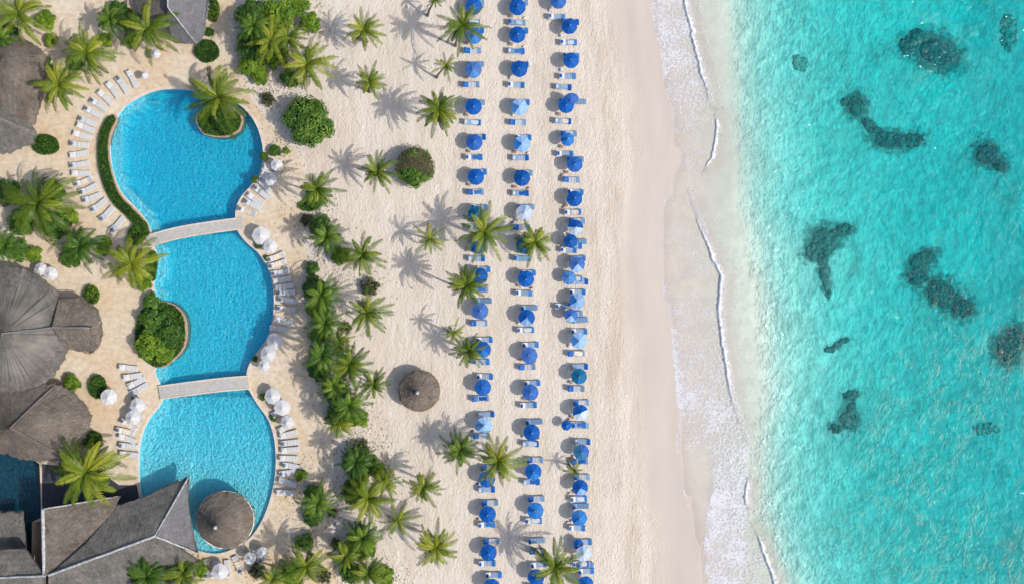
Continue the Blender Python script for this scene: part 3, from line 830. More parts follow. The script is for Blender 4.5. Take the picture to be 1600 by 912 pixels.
# south complex: hip roofs
e = 3.3
org = W(150, 860); rt = thing('thatched_bar_house', org, 'angular slate thatch house with bright ridge lines below the lower pool', 'building', 'thatched resort buildings')
roof_faces(rt, 'roof', [
  [(76, 898, 7.6), (242, 837, 7.2), (295, 744, e), (261, 759, e), (222, 780, e), (186, 790, e), (176, 800, 3.9), (134, 848, 5.9)],
  [(76, 898, 7.6), (242, 837, 7.2), (309, 864, e), (300, 900, e), (285, 990, e), (70, 1000, e)]], MAT['thatch'], .25, .35, org)
roof_faces(rt, 'gable_roof', [[(242, 837, 7.2), (295, 744, e), (294, 762, e), (290, 785, e), (295, 812, e), (302, 838, e), (309, 864, e)]], MAT['thatchg'], .1, .35, org)
roof_faces(rt, 'wing_roof', [[(67, 795, 6.9), (185, 775, e), (178, 797, 3.75), (133, 848, 5.75), (76, 898, 7.45), (69, 899, 7.2)]], MAT['thatchb'], .2, .35, org)
roof_faces(rt, 'west_roof', [[(69, 899, 7.2), (-60, 904, 7.0), (-60, 1000, 4), (70, 1000, e)], [(69, 899, 7.2), (-60, 904, 7.0), (-60, 860, 5.6), (40, 858, 5.2)]], MAT['thatch'], .1, .3, org)
ridge(rt, [(76, 898, 7.65), (242, 837, 7.25)], .17, org)
ridge(rt, [(242, 837, 7.25), (295, 744, e + .1)], .11, org)
ridge(rt, [(242, 837, 7.25), (309, 864, e + .1)], .13, org)
ridge(rt, [(67, 795, 6.95), (69, 899, 7.25)], .24, org)
ridge(rt, [(-60, 904, 7.05), (72, 899, 7.3)], .14, org)
ridge(rt, [(66, 795, 6.95), (185, 775, e + .1)], .1, org)
walls(rt, org, [(60, 800), (180, 785), (250, 770), (288, 760), (285, 880), (270, 960), (60, 960)], 3.2, 1.0)
posts(rt, org, [(289, 768), (284, 800), (292, 850)], 3.3)
org = W(0, 850); rt = thing('dark_thatch_annexe', org, 'dark blue-grey thatch annexe roof at the lower left edge', 'building', 'thatched resort buildings')
roof_faces(rt, 'roof', [[(-70, 800, 2.2), (34, 801, 2.1), (40, 852, 2.3), (-70, 850, 3.0)], [(-70, 850, 3.0), (40, 852, 2.3), (36, 893, 2.0), (-70, 893, 2.2)]], MAT['thatch'], .2, .3, org)
walls(rt, org, [(-70, 805), (30, 805), (34, 888), (-70, 888)], 2.0, .8)

# top-left roofs
org = W(285, 20); rt = thing('thatched_hut', org, 'grey pointed thatch hut beside the path at the top', 'building', 'thatched resort buildings')
roof_faces(rt, 'roof', [
  [(262, 12, 6.2), (307, 68, 3.2), (316, 56, 3.2), (324, 10, 3.4), (326, -60, 3.4), (262, -60, 6.2)],
  [(262, 12, 6.2), (307, 68, 3.2), (290, 66, 3.1), (268, 56, 3.2), (262, 30, 4.8)]], MAT['thatchg'], .25, .3, org)
roof_faces(rt, 'back_roof', [[(262, 12, 6.2), (262, 30, 4.8), (268, 56, 3.2), (244, 40, 3.0), (212, 20, 2.8), (200, -60, 2.8), (262, -60, 6.2)]], MAT['thatch'], .25, .3, org)
ridge(rt, [(262, -60, 6.25), (262, 12, 6.25), (307, 68, 3.3)], .1, org)
walls(rt, org, [(225, -50), (318, -50), (312, 40), (270, 45), (230, 15)], 3.0, .8)
org = W(10, 130); rt = thing('thatched_lodge', org, 'brown grey thatch lodge with ridges spreading from the upper left edge', 'building', 'thatched resort buildings')
e = 3.4
rim = [(-60, 70, e), (-20, 58, e), (20, 56, e), (48, 66, e), (66, 84, e), (72, 108, e), (66, 140, e), (60, 165, e), (52, 190, e), (20, 200, e), (-40, 190, e), (-80, 150, e), (-80, 100, e), (-60, 70, e)]
cone_curve(rt, (3, 92, 8.2), rim, org, MAT['thatchb'], lift=-.05)
ridge(rt, [(3, 92, 8.2), (14, 115, 6.6), (20, 150, 4.6)], .12, org, MAT['thatchb'])
ridge(rt, [(3, 92, 8.2), (30, 108, 6), (66, 130, 3.6)], .09, org, MAT['thatchb'])
walls(rt, org, [(-60, 80), (30, 70), (60, 100), (50, 180), (-60, 180)], 3.3, .8)
org = W(0, 205); rt = thing('thatched_cottage', org, 'grey thatch cottage roof with a pale hip beside the upper left planter', 'building', 'thatched resort buildings')
rim = [(-60, 150, e), (-10, 140, e), (20, 160, e), (40, 185, e), (52, 204, e), (50, 222, e), (14, 238, e), (-40, 238, e), (-70, 200, e), (-60, 150, e)]
cone_curve(rt, (-12, 180, 7.2), rim, org, MAT['thatch'], lift=.0)
ridge(rt, [(-12, 180, 7.25), (20, 194, 5.2), (50, 210, 3.55)], .12, org, MAT['thatchg'])
walls(rt, org, [(-60, 160), (10, 160), (42, 205), (10, 230), (-60, 230)], 3.3, .8)

# round roofs
def round_roof(px, py, rpx, z0, z1, n, mat, name, lab, cat, piers=1, patch=None):
    org = W(px, py); 
    dx = (px - 800) * z0 / CAMH * 0
    rt = thing(name, org, lab, cat)
    rim = [(px + rpx * math.cos(2 * PI * k / n), py + rpx * math.sin(2 * PI * k / n), z0) for k in range(n + 1)]
    cc = W(px, py, z0)
    ax = 800 + cc.x / (S * (CAMH - z1) / CAMH); ay = 456 - cc.y / (S * (CAMH - z1) / CAMH)
    # rim centre at its own height, peak straight above it
    o0 = Vector((cc.x, cc.y, 0)); rt.location = o0
    o = cone_curve(rt, (ax, ay, z1), rim, o0, mat, 'roof', lift=.04, rag=.12)
    m = MB(); m.ball((0, 0, z1 + .05), .28, 10, 6); m.build('finial', MAT['ridge'], rt, True)
    m = MB()
    k = 32
    for j in range(k):
        a0, a1 = 2 * PI * j / k, 2 * PI * (j + 1) / k; r = rpx * S * .985
        m.tube([(r * math.cos(a0), r * math.sin(a0), z0 - .25), (r * math.cos(a1), r * math.sin(a1), z0 - .25)], .09, 5)
    m.build('rim_beam', MAT['cream'] if piers > 1 else MAT['wood'], rt, True)
    if piers == 1:
        m = MB(); m.tube([(0, 0, -.1), (0, 0, z1 - .3)], .14, 8); m.build('pole', MAT['wood'], rt)
    else:
        for j in range(piers):
            a = 2 * PI * j / piers + .3; r = rpx * S * .8
            m = MB(); m.tube([(r * math.cos(a), r * math.sin(a), -1.6), (r * math.cos(a), r * math.sin(a), z0 + .4)], .13, 8); m.build('post', MAT['wood'], rt)
    return rt
bar = round_roof(351, 812, 44.5, 2.9, 6.9, 48, MAT['thatchb'], 'round_thatched_pool_bar', 'round dark thatch roof standing in the lower pool', 'pool bar', 6)
round_roof(654.5, 610.5, 32, 2.4, 4.6, 14, MAT['thatchb'], 'thatched_beach_shelter', 'lone round brown thatch shelter standing on the open sand', 'beach shelter', 1)

# ------------------------------------------------------------------ plants
def leafquad(m, c, d, nrm, L, Wd, tint, mi=0):
    s = d.cross(nrm).normalized() * (Wd / 2); e = c + d * L
    m.q([c, c + d * L * .45 + s, e, c + d * L * .45 - s], mi, tint)
def palm_mesh(seed, R_=3.3, nf=15, inner=6, droop=1.0, dead=2):
    rnd = random.Random(seed); m = MB(); off = rnd.uniform(0, 6)
    specs = []
    for k in range(nf): specs.append((off + 2 * PI * k / nf + rnd.uniform(-.2, .2), rnd.uniform(.66, 1.14), rnd.uniform(-.08, .55), rnd.uniform(.25, .75)))
    for k in range(inner): specs.append((off + 2 * PI * k / inner + rnd.uniform(-.4, .4), rnd.uniform(.5, .8), rnd.uniform(.75, 1.15), rnd.uniform(.45, .95)))
    for k in range(dead): specs.append((rnd.uniform(0, 2 * PI), rnd.uniform(.7, 1.0), -.25, 9))
    for (az, ln, el, tn) in specs:
        dm = 2 if tn > 5 else 0; tn = .55 if tn > 5 else tn
        L = R_ * ln * 1.18; n = 22; p = Vector((0, 0, 0)); a = el; tw = rnd.uniform(-.35, .35); curve = rnd.uniform(-.25, .25)
        pts = [p.copy()]
        for k in range(n):
            a -= (1.15 * droop / n) * (.5 + 1.2 * k / n)
            az2 = az + curve * k / n
            d = Vector((math.cos(az2) * math.cos(a), math.sin(az2) * math.cos(a), math.sin(a)))
            p = p + d * (L / n); pts.append(p.copy())
        m.tube(pts[::3], [.055 * (1 - .8 * k / 8) for k in range(len(pts[::3]))], 4, 0)
        for k in range(2, n + 1):
            t = k / n; d = (pts[k] - pts[k - 1]).normalized(); side = d.cross(Vector((0, 0, 1))).normalized(); up = side.cross(d)
            side = (side * math.cos(tw) + up * math.sin(tw)).normalized(); up = side.cross(d)
            ll = R_ * .185 * (math.sin(PI * min(1, .16 + .80 * t)) ** .6) * rnd.uniform(.8, 1.1)
            for s in (1, -1):
                if rnd.random() < .06: continue
                ld = (side * s * 1.0 + d * (.55 + .6 * t) - up * (.3 + .45 * rnd.random())).normalized()
                leafquad(m, pts[k - 1], ld, up, ll, R_ * .025, max(0, min(1.3, tn + rnd.uniform(-.12, .12) + .12 * (t - .5))), dm)
                ld2 = (ld + d * .25).normalized()
                leafquad(m, (pts[k - 1] + pts[k]) / 2, ld2, up, ll * .92, R_ * .023, max(0, min(1.3, tn + rnd.uniform(-.15, .1))), dm)
    for k in range(5):
        a = rnd.uniform(0, 6.28); m.ball((.22 * math.cos(a), .22 * math.sin(a), -.15), .13, 6, 4, 1)
    return m
PALMS = [palm_mesh(s, 3.3, nf, inn, dr).mesh('crown', [MAT['palm'], MAT['bark'], MAT['leafdry']]) for s, nf, inn, dr in ((1, 17, 7, 1.0), (2, 19, 8, 1.15), (3, 15, 6, .95), (5, 18, 8, 1.25), (8, 20, 9, 1.1), (9, 14, 6, 1.1))]
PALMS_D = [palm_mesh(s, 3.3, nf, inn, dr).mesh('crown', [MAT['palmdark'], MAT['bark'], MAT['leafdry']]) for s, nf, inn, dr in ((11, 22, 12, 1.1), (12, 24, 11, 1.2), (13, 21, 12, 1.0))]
PALM_SP = palm_mesh(21, 3.3, 9, 3, 1.1, 0).mesh('crown', [MAT['palm'], MAT['bark'], MAT['leafdry']])
pcount = 0
def palm(px, py, rpx, h, lab, kind=0, base=None, group='coconut palms across the resort'):
    global pcount; pcount += 1
    rnd = random.Random(pcount * 13 + 5)
    top = W(px, py, h)
    if base: b = W(base[0], base[1])
    else: b = Vector((top.x - rnd.uniform(.3, 1.9), top.y + rnd.uniform(-.7, .5), 0))
    root = thing('palm_tree', b, lab, 'palm tree', group)
    t = top - b; m = MB(); pts = []; n = 9
    for k in range(n + 1):
        s = k / n; pts.append(Vector((t.x * s ** 1.35, t.y * s ** 1.35, -.1 + (h + .1) * s)))
    m.tube(pts, [.24 - .11 * min(1, k / 3.0) * .8 - .004 * k for k in range(n + 1)], 8)
    m.build('trunk', MAT['bark'], root, True)
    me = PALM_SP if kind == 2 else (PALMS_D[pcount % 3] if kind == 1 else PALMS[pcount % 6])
    c = link('crown', me, root, t); s = rpx * S / 3.15
    c.scale = (s, s, s * .95); c.rotation_euler = (rnd.uniform(-.08, .08), rnd.uniform(-.08, .08), rnd.uniform(0, 6.28))
def bush_mesh(seed, n, leaf, mat, flat=.62, lumps=16, core=True, hole=None):
    """unit-radius crown of leaf clumps with an uneven outline"""
    rnd = random.Random(seed); m = MB(); C = []
    for k in range(lumps):
        a = 2.399963 * k + rnd.uniform(-.3, .3); r = math.sqrt((k + .5) / lumps) * .78
        rr = rnd.uniform(.24, .38) * (1.1 - .25 * r)
        C.append((Vector((r * math.cos(a), r * math.sin(a), flat * (1 - r * r * .9) * rnd.uniform(.55, .95))), rr, rnd.uniform(-.22, .22)))
    for k in range(n):
        c, rr, tn = C[rnd.randrange(lumps)]
        z = rnd.uniform(-.5, 1); th = rnd.uniform(0, 2 * PI); q = math.sqrt(max(0, 1 - z * z))
        d = Vector((q * math.cos(th), q * math.sin(th), z)); p = c + d * rr * rnd.uniform(.75, 1.05)
        ld = (d + Vector((rnd.uniform(-1, 1), rnd.uniform(-1, 1), rnd.uniform(-.6, .5)))).normalized()
        nr = (d + Vector((rnd.uniform(-.6, .6), rnd.uniform(-.6, .6), .5))).normalized()
        s = leaf * rnd.uniform(.7, 1.35)
        leafquad(m, p, (ld - nr * ld.dot(nr)).normalized(), nr, s, s * .62, max(0, min(1.2, .5 + tn + rnd.uniform(-.28, .28))))
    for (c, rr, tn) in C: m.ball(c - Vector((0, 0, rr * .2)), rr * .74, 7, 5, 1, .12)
    return m.mesh('foliage', [mat, MAT['core']])
BUSH = {
 'tree': [bush_mesh(31, 7000, .085, MAT['leaf'], .7, 34), bush_mesh(32, 7000, .085, MAT['leaf'], .7, 30)],
 'bush': [bush_mesh(33, 2600, .15, MAT['leaf'], .7, 14), bush_mesh(34, 2600, .14, MAT['leaf'], .75, 16), bush_mesh(35, 2400, .17, MAT['leaf'], .7, 12)],
 'bright': [bush_mesh(36, 2600, .16, MAT['leafb'], .7, 14), bush_mesh(37, 2400, .15, MAT['leafb'], .7, 12)],
 'dry': [bush_mesh(38, 700, .12, MAT['leafdry'], .6, 14)],
}
bcount = 0
def bush(px, py, rpx, hgt, lab, kind='bush', cat='shrub', name='shrub', group=None):
    """hgt = height of the crown's widest level"""
    global bcount; bcount += 1
    rnd = random.Random(bcount * 7 + 1); q = W(px, py, hgt); root = thing(name, (q.x, q.y, 0), lab, cat, group)
    me = BUSH[kind][bcount % len(BUSH[kind])]
    r = rpx * S * .93
    m = MB()
    for k in range(3 if hgt < 2.4 else 4):
        a = rnd.uniform(0, 6.28); m.tube([(0, 0, -.1), (.25 * r * math.cos(a), .25 * r * math.sin(a), hgt * .6), (.5 * r * math.cos(a), .5 * r * math.sin(a), hgt + r * .2)], [.05 + .035 * r, .04 + .02 * r, .02], 6)
    m.build('stem' if hgt < 2.4 else 'trunk', MAT['bark'], root, True)
    c = link('foliage', me, root, (0, 0, hgt * .55)); c.scale = (r * rnd.uniform(.92, 1.06), r * rnd.uniform(.92, 1.06), r * rnd.uniform(.75, .95)); c.rotation_euler = (0, 0, rnd.uniform(0, 6.28))
    return root
def hedge(poly, z0, h, lab, name='hedge', cat='hedge', dens=55, leaf=.17, kerb=None, mat='turf', zp=None):
    P = [(W(x, y, h).x, W(x, y, h).y) for x, y in poly]
    cx = sum(p[0] for p in P) / len(P); cy = sum(p[1] for p in P) / len(P); root = thing(name, (cx, cy, z0), lab, cat)
    L = [(x - cx, y - cy) for x, y in P]
    if area(L) < 0: L = L[::-1]
    xs = [p[0] for p in L]; ys = [p[1] for p in L]; m = MB(); A = abs(area(L))
    V, F = sheet(L, [], [], lambda x, y: h * .82)
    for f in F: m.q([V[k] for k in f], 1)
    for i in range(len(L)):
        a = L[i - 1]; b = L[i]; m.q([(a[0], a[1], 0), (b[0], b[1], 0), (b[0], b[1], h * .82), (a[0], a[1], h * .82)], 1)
    n = int(A * dens); k = 0
    while k < n:
        x = random.uniform(min(xs), max(xs)); y = random.uniform(min(ys), max(ys))
        if not inside(x, y, L): continue
        k += 1
        z = h * (.85 + .22 * noise.noise(Vector((x * 1.2, y * 1.2, cx))) + random.uniform(-.05, .08))
        d = Vector((random.uniform(-1, 1), random.uniform(-1, 1), random.uniform(-.1, .5))).normalized(); nr = Vector((random.uniform(-.5, .5), random.uniform(-.5, .5), 1)).normalized()
        s = leaf * random.uniform(.7, 1.3); leafquad(m, Vector((x, y, z)), (d - nr * d.dot(nr)).normalized(), nr, s, s * .65, .5 + random.uniform(-.3, .3) + .3 * noise.noise(Vector((x, y, 3))))
    for i in range(len(L)):
        a = Vector(L[i - 1]); b = Vector(L[i]); nn = Vector(((b - a).y, -(b - a).x)).normalized()
        for j in range(int((b - a).length * h * dens * .8)):
            q = a.lerp(b, random.random()); d = Vector((nn.x + random.uniform(-.8, .8), nn.y + random.uniform(-.8, .8), random.uniform(-.5, .5))).normalized()
            s = leaf * random.uniform(.7, 1.2); leafquad(m, Vector((q.x, q.y, random.uniform(.1, h))), d, Vector((0, 0, 1)), s, s * .6, .4 + random.uniform(-.3, .3))
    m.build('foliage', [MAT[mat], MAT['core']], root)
    if kerb:
        O = offset(L, .28); m = MB()
        for i in range(len(L)):
            a, b = L[i - 1], L[i]; c, d = O[i], O[i - 1]
            m.q([(a[0], a[1], kerb), (d[0], d[1], kerb), (c[0], c[1], kerb), (b[0], b[1], kerb)]); m.q([(d[0], d[1], -1.5), (c[0], c[1], -1.5), (c[0], c[1], kerb), (d[0], d[1], kerb)])
            m.q([(a[0], a[1], 0), (b[0], b[1], 0), (b[0], b[1], kerb), (a[0], a[1], kerb)])
        m.build('kerb', MAT['brick'], root)
    return root
circ = lambda cx, cy, rx, ry, n=22, j=.05, rot=0: [(cx + (rx * math.cos(2 * PI * k / n)) * math.cos(rot) - ry * math.sin(2 * PI * k / n) * math.sin(rot) + random.uniform(-j, j) * rx, cy + rx * math.cos(2 * PI * k / n) * math.sin(rot) + ry * math.sin(2 * PI * k / n) * math.cos(rot) + random.uniform(-j, j) * ry) for k in range(n)]

hp = spline([(178, 186), (167, 212), (166, 242), (172, 274), (184, 304), (202, 324), (221, 344), (232, 366)], False, 4)
ho = spline([(222, 372), (212, 354), (194, 334), (174, 314), (160, 284), (153, 250), (154, 216), (164, 188), (176, 180)], False, 4)
hedge(hp + ho, .04, .75, 'long curved clipped hedge along the west edge of the upper pool', kerb=.16)
hedge(circ(341, 189, 33, 23), -.1, .55, 'oval planted island with stone rim in the upper pool', 'planted_island', 'planter', kerb=.3, leaf=.2)
hedge(spline([(242, 474), (264, 476), (280, 488), (287, 510), (284, 540), (268, 560), (250, 572), (232, 566), (214, 545), (212, 515), (220, 488)], True, 3), .0, .7, 'large rounded planting bed bulging into the middle pool', 'planted_bed', 'planter', kerb=.3, leaf=.24, mat='leaf', dens=45)
hedge(circ(322, 79, 18, 17), .04, .8, 'small round clipped planter below the pointed thatch hut', 'clipped_planter', 'planter')
hedge(spline([(322, -10), (338, 2), (340, 18), (332, 32), (324, 20)], True, 3), .04, .9, 'narrow clipped planter against the right side of the pointed hut', 'clipped_planter', 'planter', mat='leafb')
hedge(circ(325, 49, 7, 6), .04, .8, 'tiny round shrub planter right of the pointed hut tip', 'clipped_planter', 'planter')
hedge(circ(69, 226, 20, 15), .04, .8, 'clipped green planter by the grey cottage roof', 'clipped_planter', 'planter')
hedge(circ(140, 461, 11, 15), .04, .9, 'small bright planter above the restaurant porch', 'clipped_planter', 'planter', mat='leafb')
hedge(circ(150, 604, 12, 18), .04, .9, 'clipped planter between the big dome and the pavilion', 'clipped_planter', 'planter')
hedge(circ(142, 688, 14, 14), .04, .9, 'round green planter at the right corner of the brown pavilion', 'clipped_planter', 'planter')
hedge(circ(152, 520, 4, 9), .04, 1.0, 'sliver of green planter in front of the restaurant porch', 'clipped_planter', 'planter')
hedge(circ(214, 364, 13, 20, rot=.5), .04, .8, 'green planter where the hedge meets the curved bridge', 'clipped_planter', 'planter')
hedge(spline([(236, 392), (244, 400), (243, 418), (239, 438), (228, 430), (230, 405)], True, 3), .04, .7, 'thin planter strip on the left edge of the middle pool', 'clipped_planter', 'planter')
hedge(circ(482, 322, 15, 7), .02, .7, 'low clipped planter under the palm right of the upper pool', 'clipped_planter', 'planter')
hedge(circ(474, 392, 0.1, 0.1), .02, .1, 'x') if False else None

G1 = 'palms standing on the open sand'; G2 = 'palms around the pools'; G3 = 'palms in the planted strip beside the pool deck'
for a in [
 (569, 47, 31, 6.2, 'medium palm on open sand, topmost of the two left of centre', 0, None, G1),
 (722, 40, 36, 8.4, 'tall palm leaning over the topmost umbrellas of the first row', 0, (712, 72), G1),
 (577, 127, 28, 6.4, 'small palm on open sand straight below the topmost one', 0, None, G1),
 (685, 172, 37, 8.2, 'wide palm on the sand left of the fourth umbrella', 0, None, G1),
 (697, 103, 22, 5.4, 'thin sparse palm left of the third umbrella', 2, None, G1),
 (590, 268, 31, 6.0, 'bright palm touching the round grey-topped tree', 0, None, G1),
 (672, 374, 28, 5.0, 'sparse low palm in the shade of its neighbour', 2, None, G1),
 (757, 362, 41, 7.0, 'large palm covering two umbrellas of the first row', 0, None, G1),
 (836, 378, 34, 6.0, 'palm covering one umbrella in the middle beach row', 0, None, G1),
 (729, 445, 33, 9.5, 'tall palm left of the ninth umbrella with a long trunk shadow', 0, (712, 447), G1),
 (732, 547, 30, 5.2, 'palm half covering the eleventh umbrella of the first row', 0, None, G1),
 (709, 520, 20, 5.6, 'thin sparse palm just above the palm at the eleventh umbrella', 2, None, G1),
 (778, 720, 39, 7.4, 'wide palm over the fourteenth umbrella of the first row', 0, None, G1),
 (718, 703, 32, 4.6, 'shaded palm left of the pale umbrella of the first row', 1, None, G1),
 (662, 760, 31, 6.2, 'palm on open sand between the planted strip and first row', 0, None, G1),
 (681, 855, 37, 6.6, 'lowest palm on open sand with evenly spread fronds', 0, None, G1),
 (868, 885, 43, 6.8, 'large palm leaning over the bottom end of the middle row', 0, (836, 857), G1),
 (896, 734, 18, 2.6, 'tiny sparse palm between umbrellas of the seaward row', 2, None, G1),
 (680, 0, 16, 5, 'small palm cut by the top frame edge', 2, None, G1),
 (28, 22, 46, 6.0, 'large palm in the top left corner', 0, None, G2),
 (135, 82, 47, 6.0, 'spreading palm between the lodge roof and the upper pool', 0, None, G2),
 (92, 133, 42, 6.5, 'palm throwing its shadow on the lodge roof', 0, None, G2),
 (230, 45, 48, 6.0, 'yellow green palm against the pointed thatch hut', 0, None, G2),
 (340, 152, 53, 5.2, 'palm growing from the planted island in the upper pool', 0, (337, 186), G2),
 (60, 318, 60, 6.0, 'biggest palm, west of the upper pool between the roofs', 0, None, G2),
 (125, 385, 36, 4.5, 'darker palm between the biggest palm and the curved bridge', 1, None, G2),
 (205, 412, 50, 6.0, 'full palm by the left edge of the middle pool', 0, None, G2),
 (135, 737, 60, 6.5, 'star-shaped palm right of the brown pavilion', 0, None, G2),
 (230, 900, 38, 5.5, 'dark palm over the slate roof at the bottom edge', 1, None, G2),
 (285, 896, 34, 5.0, 'bright palm right beside the slate roof at the bottom', 0, None, G2),
 (480, 100, 42, 6.5, 'palm with long split fronds right of the top green grove', 0, None, G3),
 (424, 62, 36, 6.0, 'palm rising out of the top green grove', 0, None, G3),
 (495, 296, 35, 9.0, 'palm right of the upper pool with a long trunk shadow', 0, None, G3),
 (510, 370, 32, 6.0, 'dark bushy palm above the middle of the planted strip', 1, None, G3),
 (566, 398, 37, 6.4, 'bright palm on the seaward side of the dark bushy palm', 0, None, G3),
 (573, 488, 36, 6.6, 'star-shaped palm right of the planted strip middle', 0, None, G3),
 (502, 462, 34, 7.0, 'dark palm at the upper end of the middle thicket', 1, None, G3),
 (508, 505, 30, 6.5, 'palm in the centre of the middle thicket', 1, None, G3),
 (503, 556, 33, 9.6, 'tall palm whose crown shadow falls into the middle pool', 1, None, G3),
 (546, 568, 37, 7.0, 'palm at the top of the lower thicket left of the shelter', 0, None, G3),
 (584, 600, 27, 5.6, 'small palm nearest the round beach shelter', 0, None, G3),
 (545, 632, 37, 6.8, 'palm at the bottom of the lower thicket', 1, None, G3),
 (575, 778, 42, 6.5, 'palm over the bottom planted grove', 0, None, G3),
 (602, 752, 26, 5.6, 'small palm on the right side of the bottom grove', 0, None, G3),
 (622, 812, 30, 5.0, 'sparse palm in shade right of the bottom grove', 2, None, G3),
 (566, 840, 34, 6.2, 'palm in the lower part of the bottom grove', 1, None, G3),
 (497, 785, 30, 5.0, 'bushy palm between the lower pool beds and the grove', 1, None, G3),
 (478, 884, 37, 6.0, 'bright palm near the bottom edge below the lower pool', 0, None, G3),
 (575, 896, 32, 5.5, 'yellow green palm at the bottom end of the grove', 0, None, G3),
 (530, 536, 25, 6.0, 'palm between the middle and the lower thicket', 0, None, G3),
 (522, 604, 29, 6.6, 'dark palm on the deck side of the lower thicket', 1, None, G3),
 (530, 660, 26, 5.4, 'bright small palm at the very foot of the lower thicket', 0, None, G3),
 (556, 720, 30, 6.2, 'dark palm growing from the top of the bottom grove', 1, None, G3),
 (540, 868, 28, 5.8, 'yellow green palm on the left of the bottom grove', 0, None, G3),
 (450, 60, 30, 5.6, 'palm on the sand side of the top green grove', 0, None, G3),
 (395, 40, 30, 6.4, 'dark palm on the path side of the top green grove', 1, None, G3),
 (0, 62, 30, 5.6, 'palm cut by the left edge above the lodge roof', 1, None, G2),
 (172, 30, 30, 5.4, 'dark palm left of the palm against the pointed hut', 1, None, G2),
 (8, 385, 30, 4.6, 'dark palm at the left edge above the restaurant dome', 1, None, G2),
 (425, 905, 26, 5.0, 'half-hidden palm on the bottom edge below the bar', 0, None, G3),
]: palm(*a)

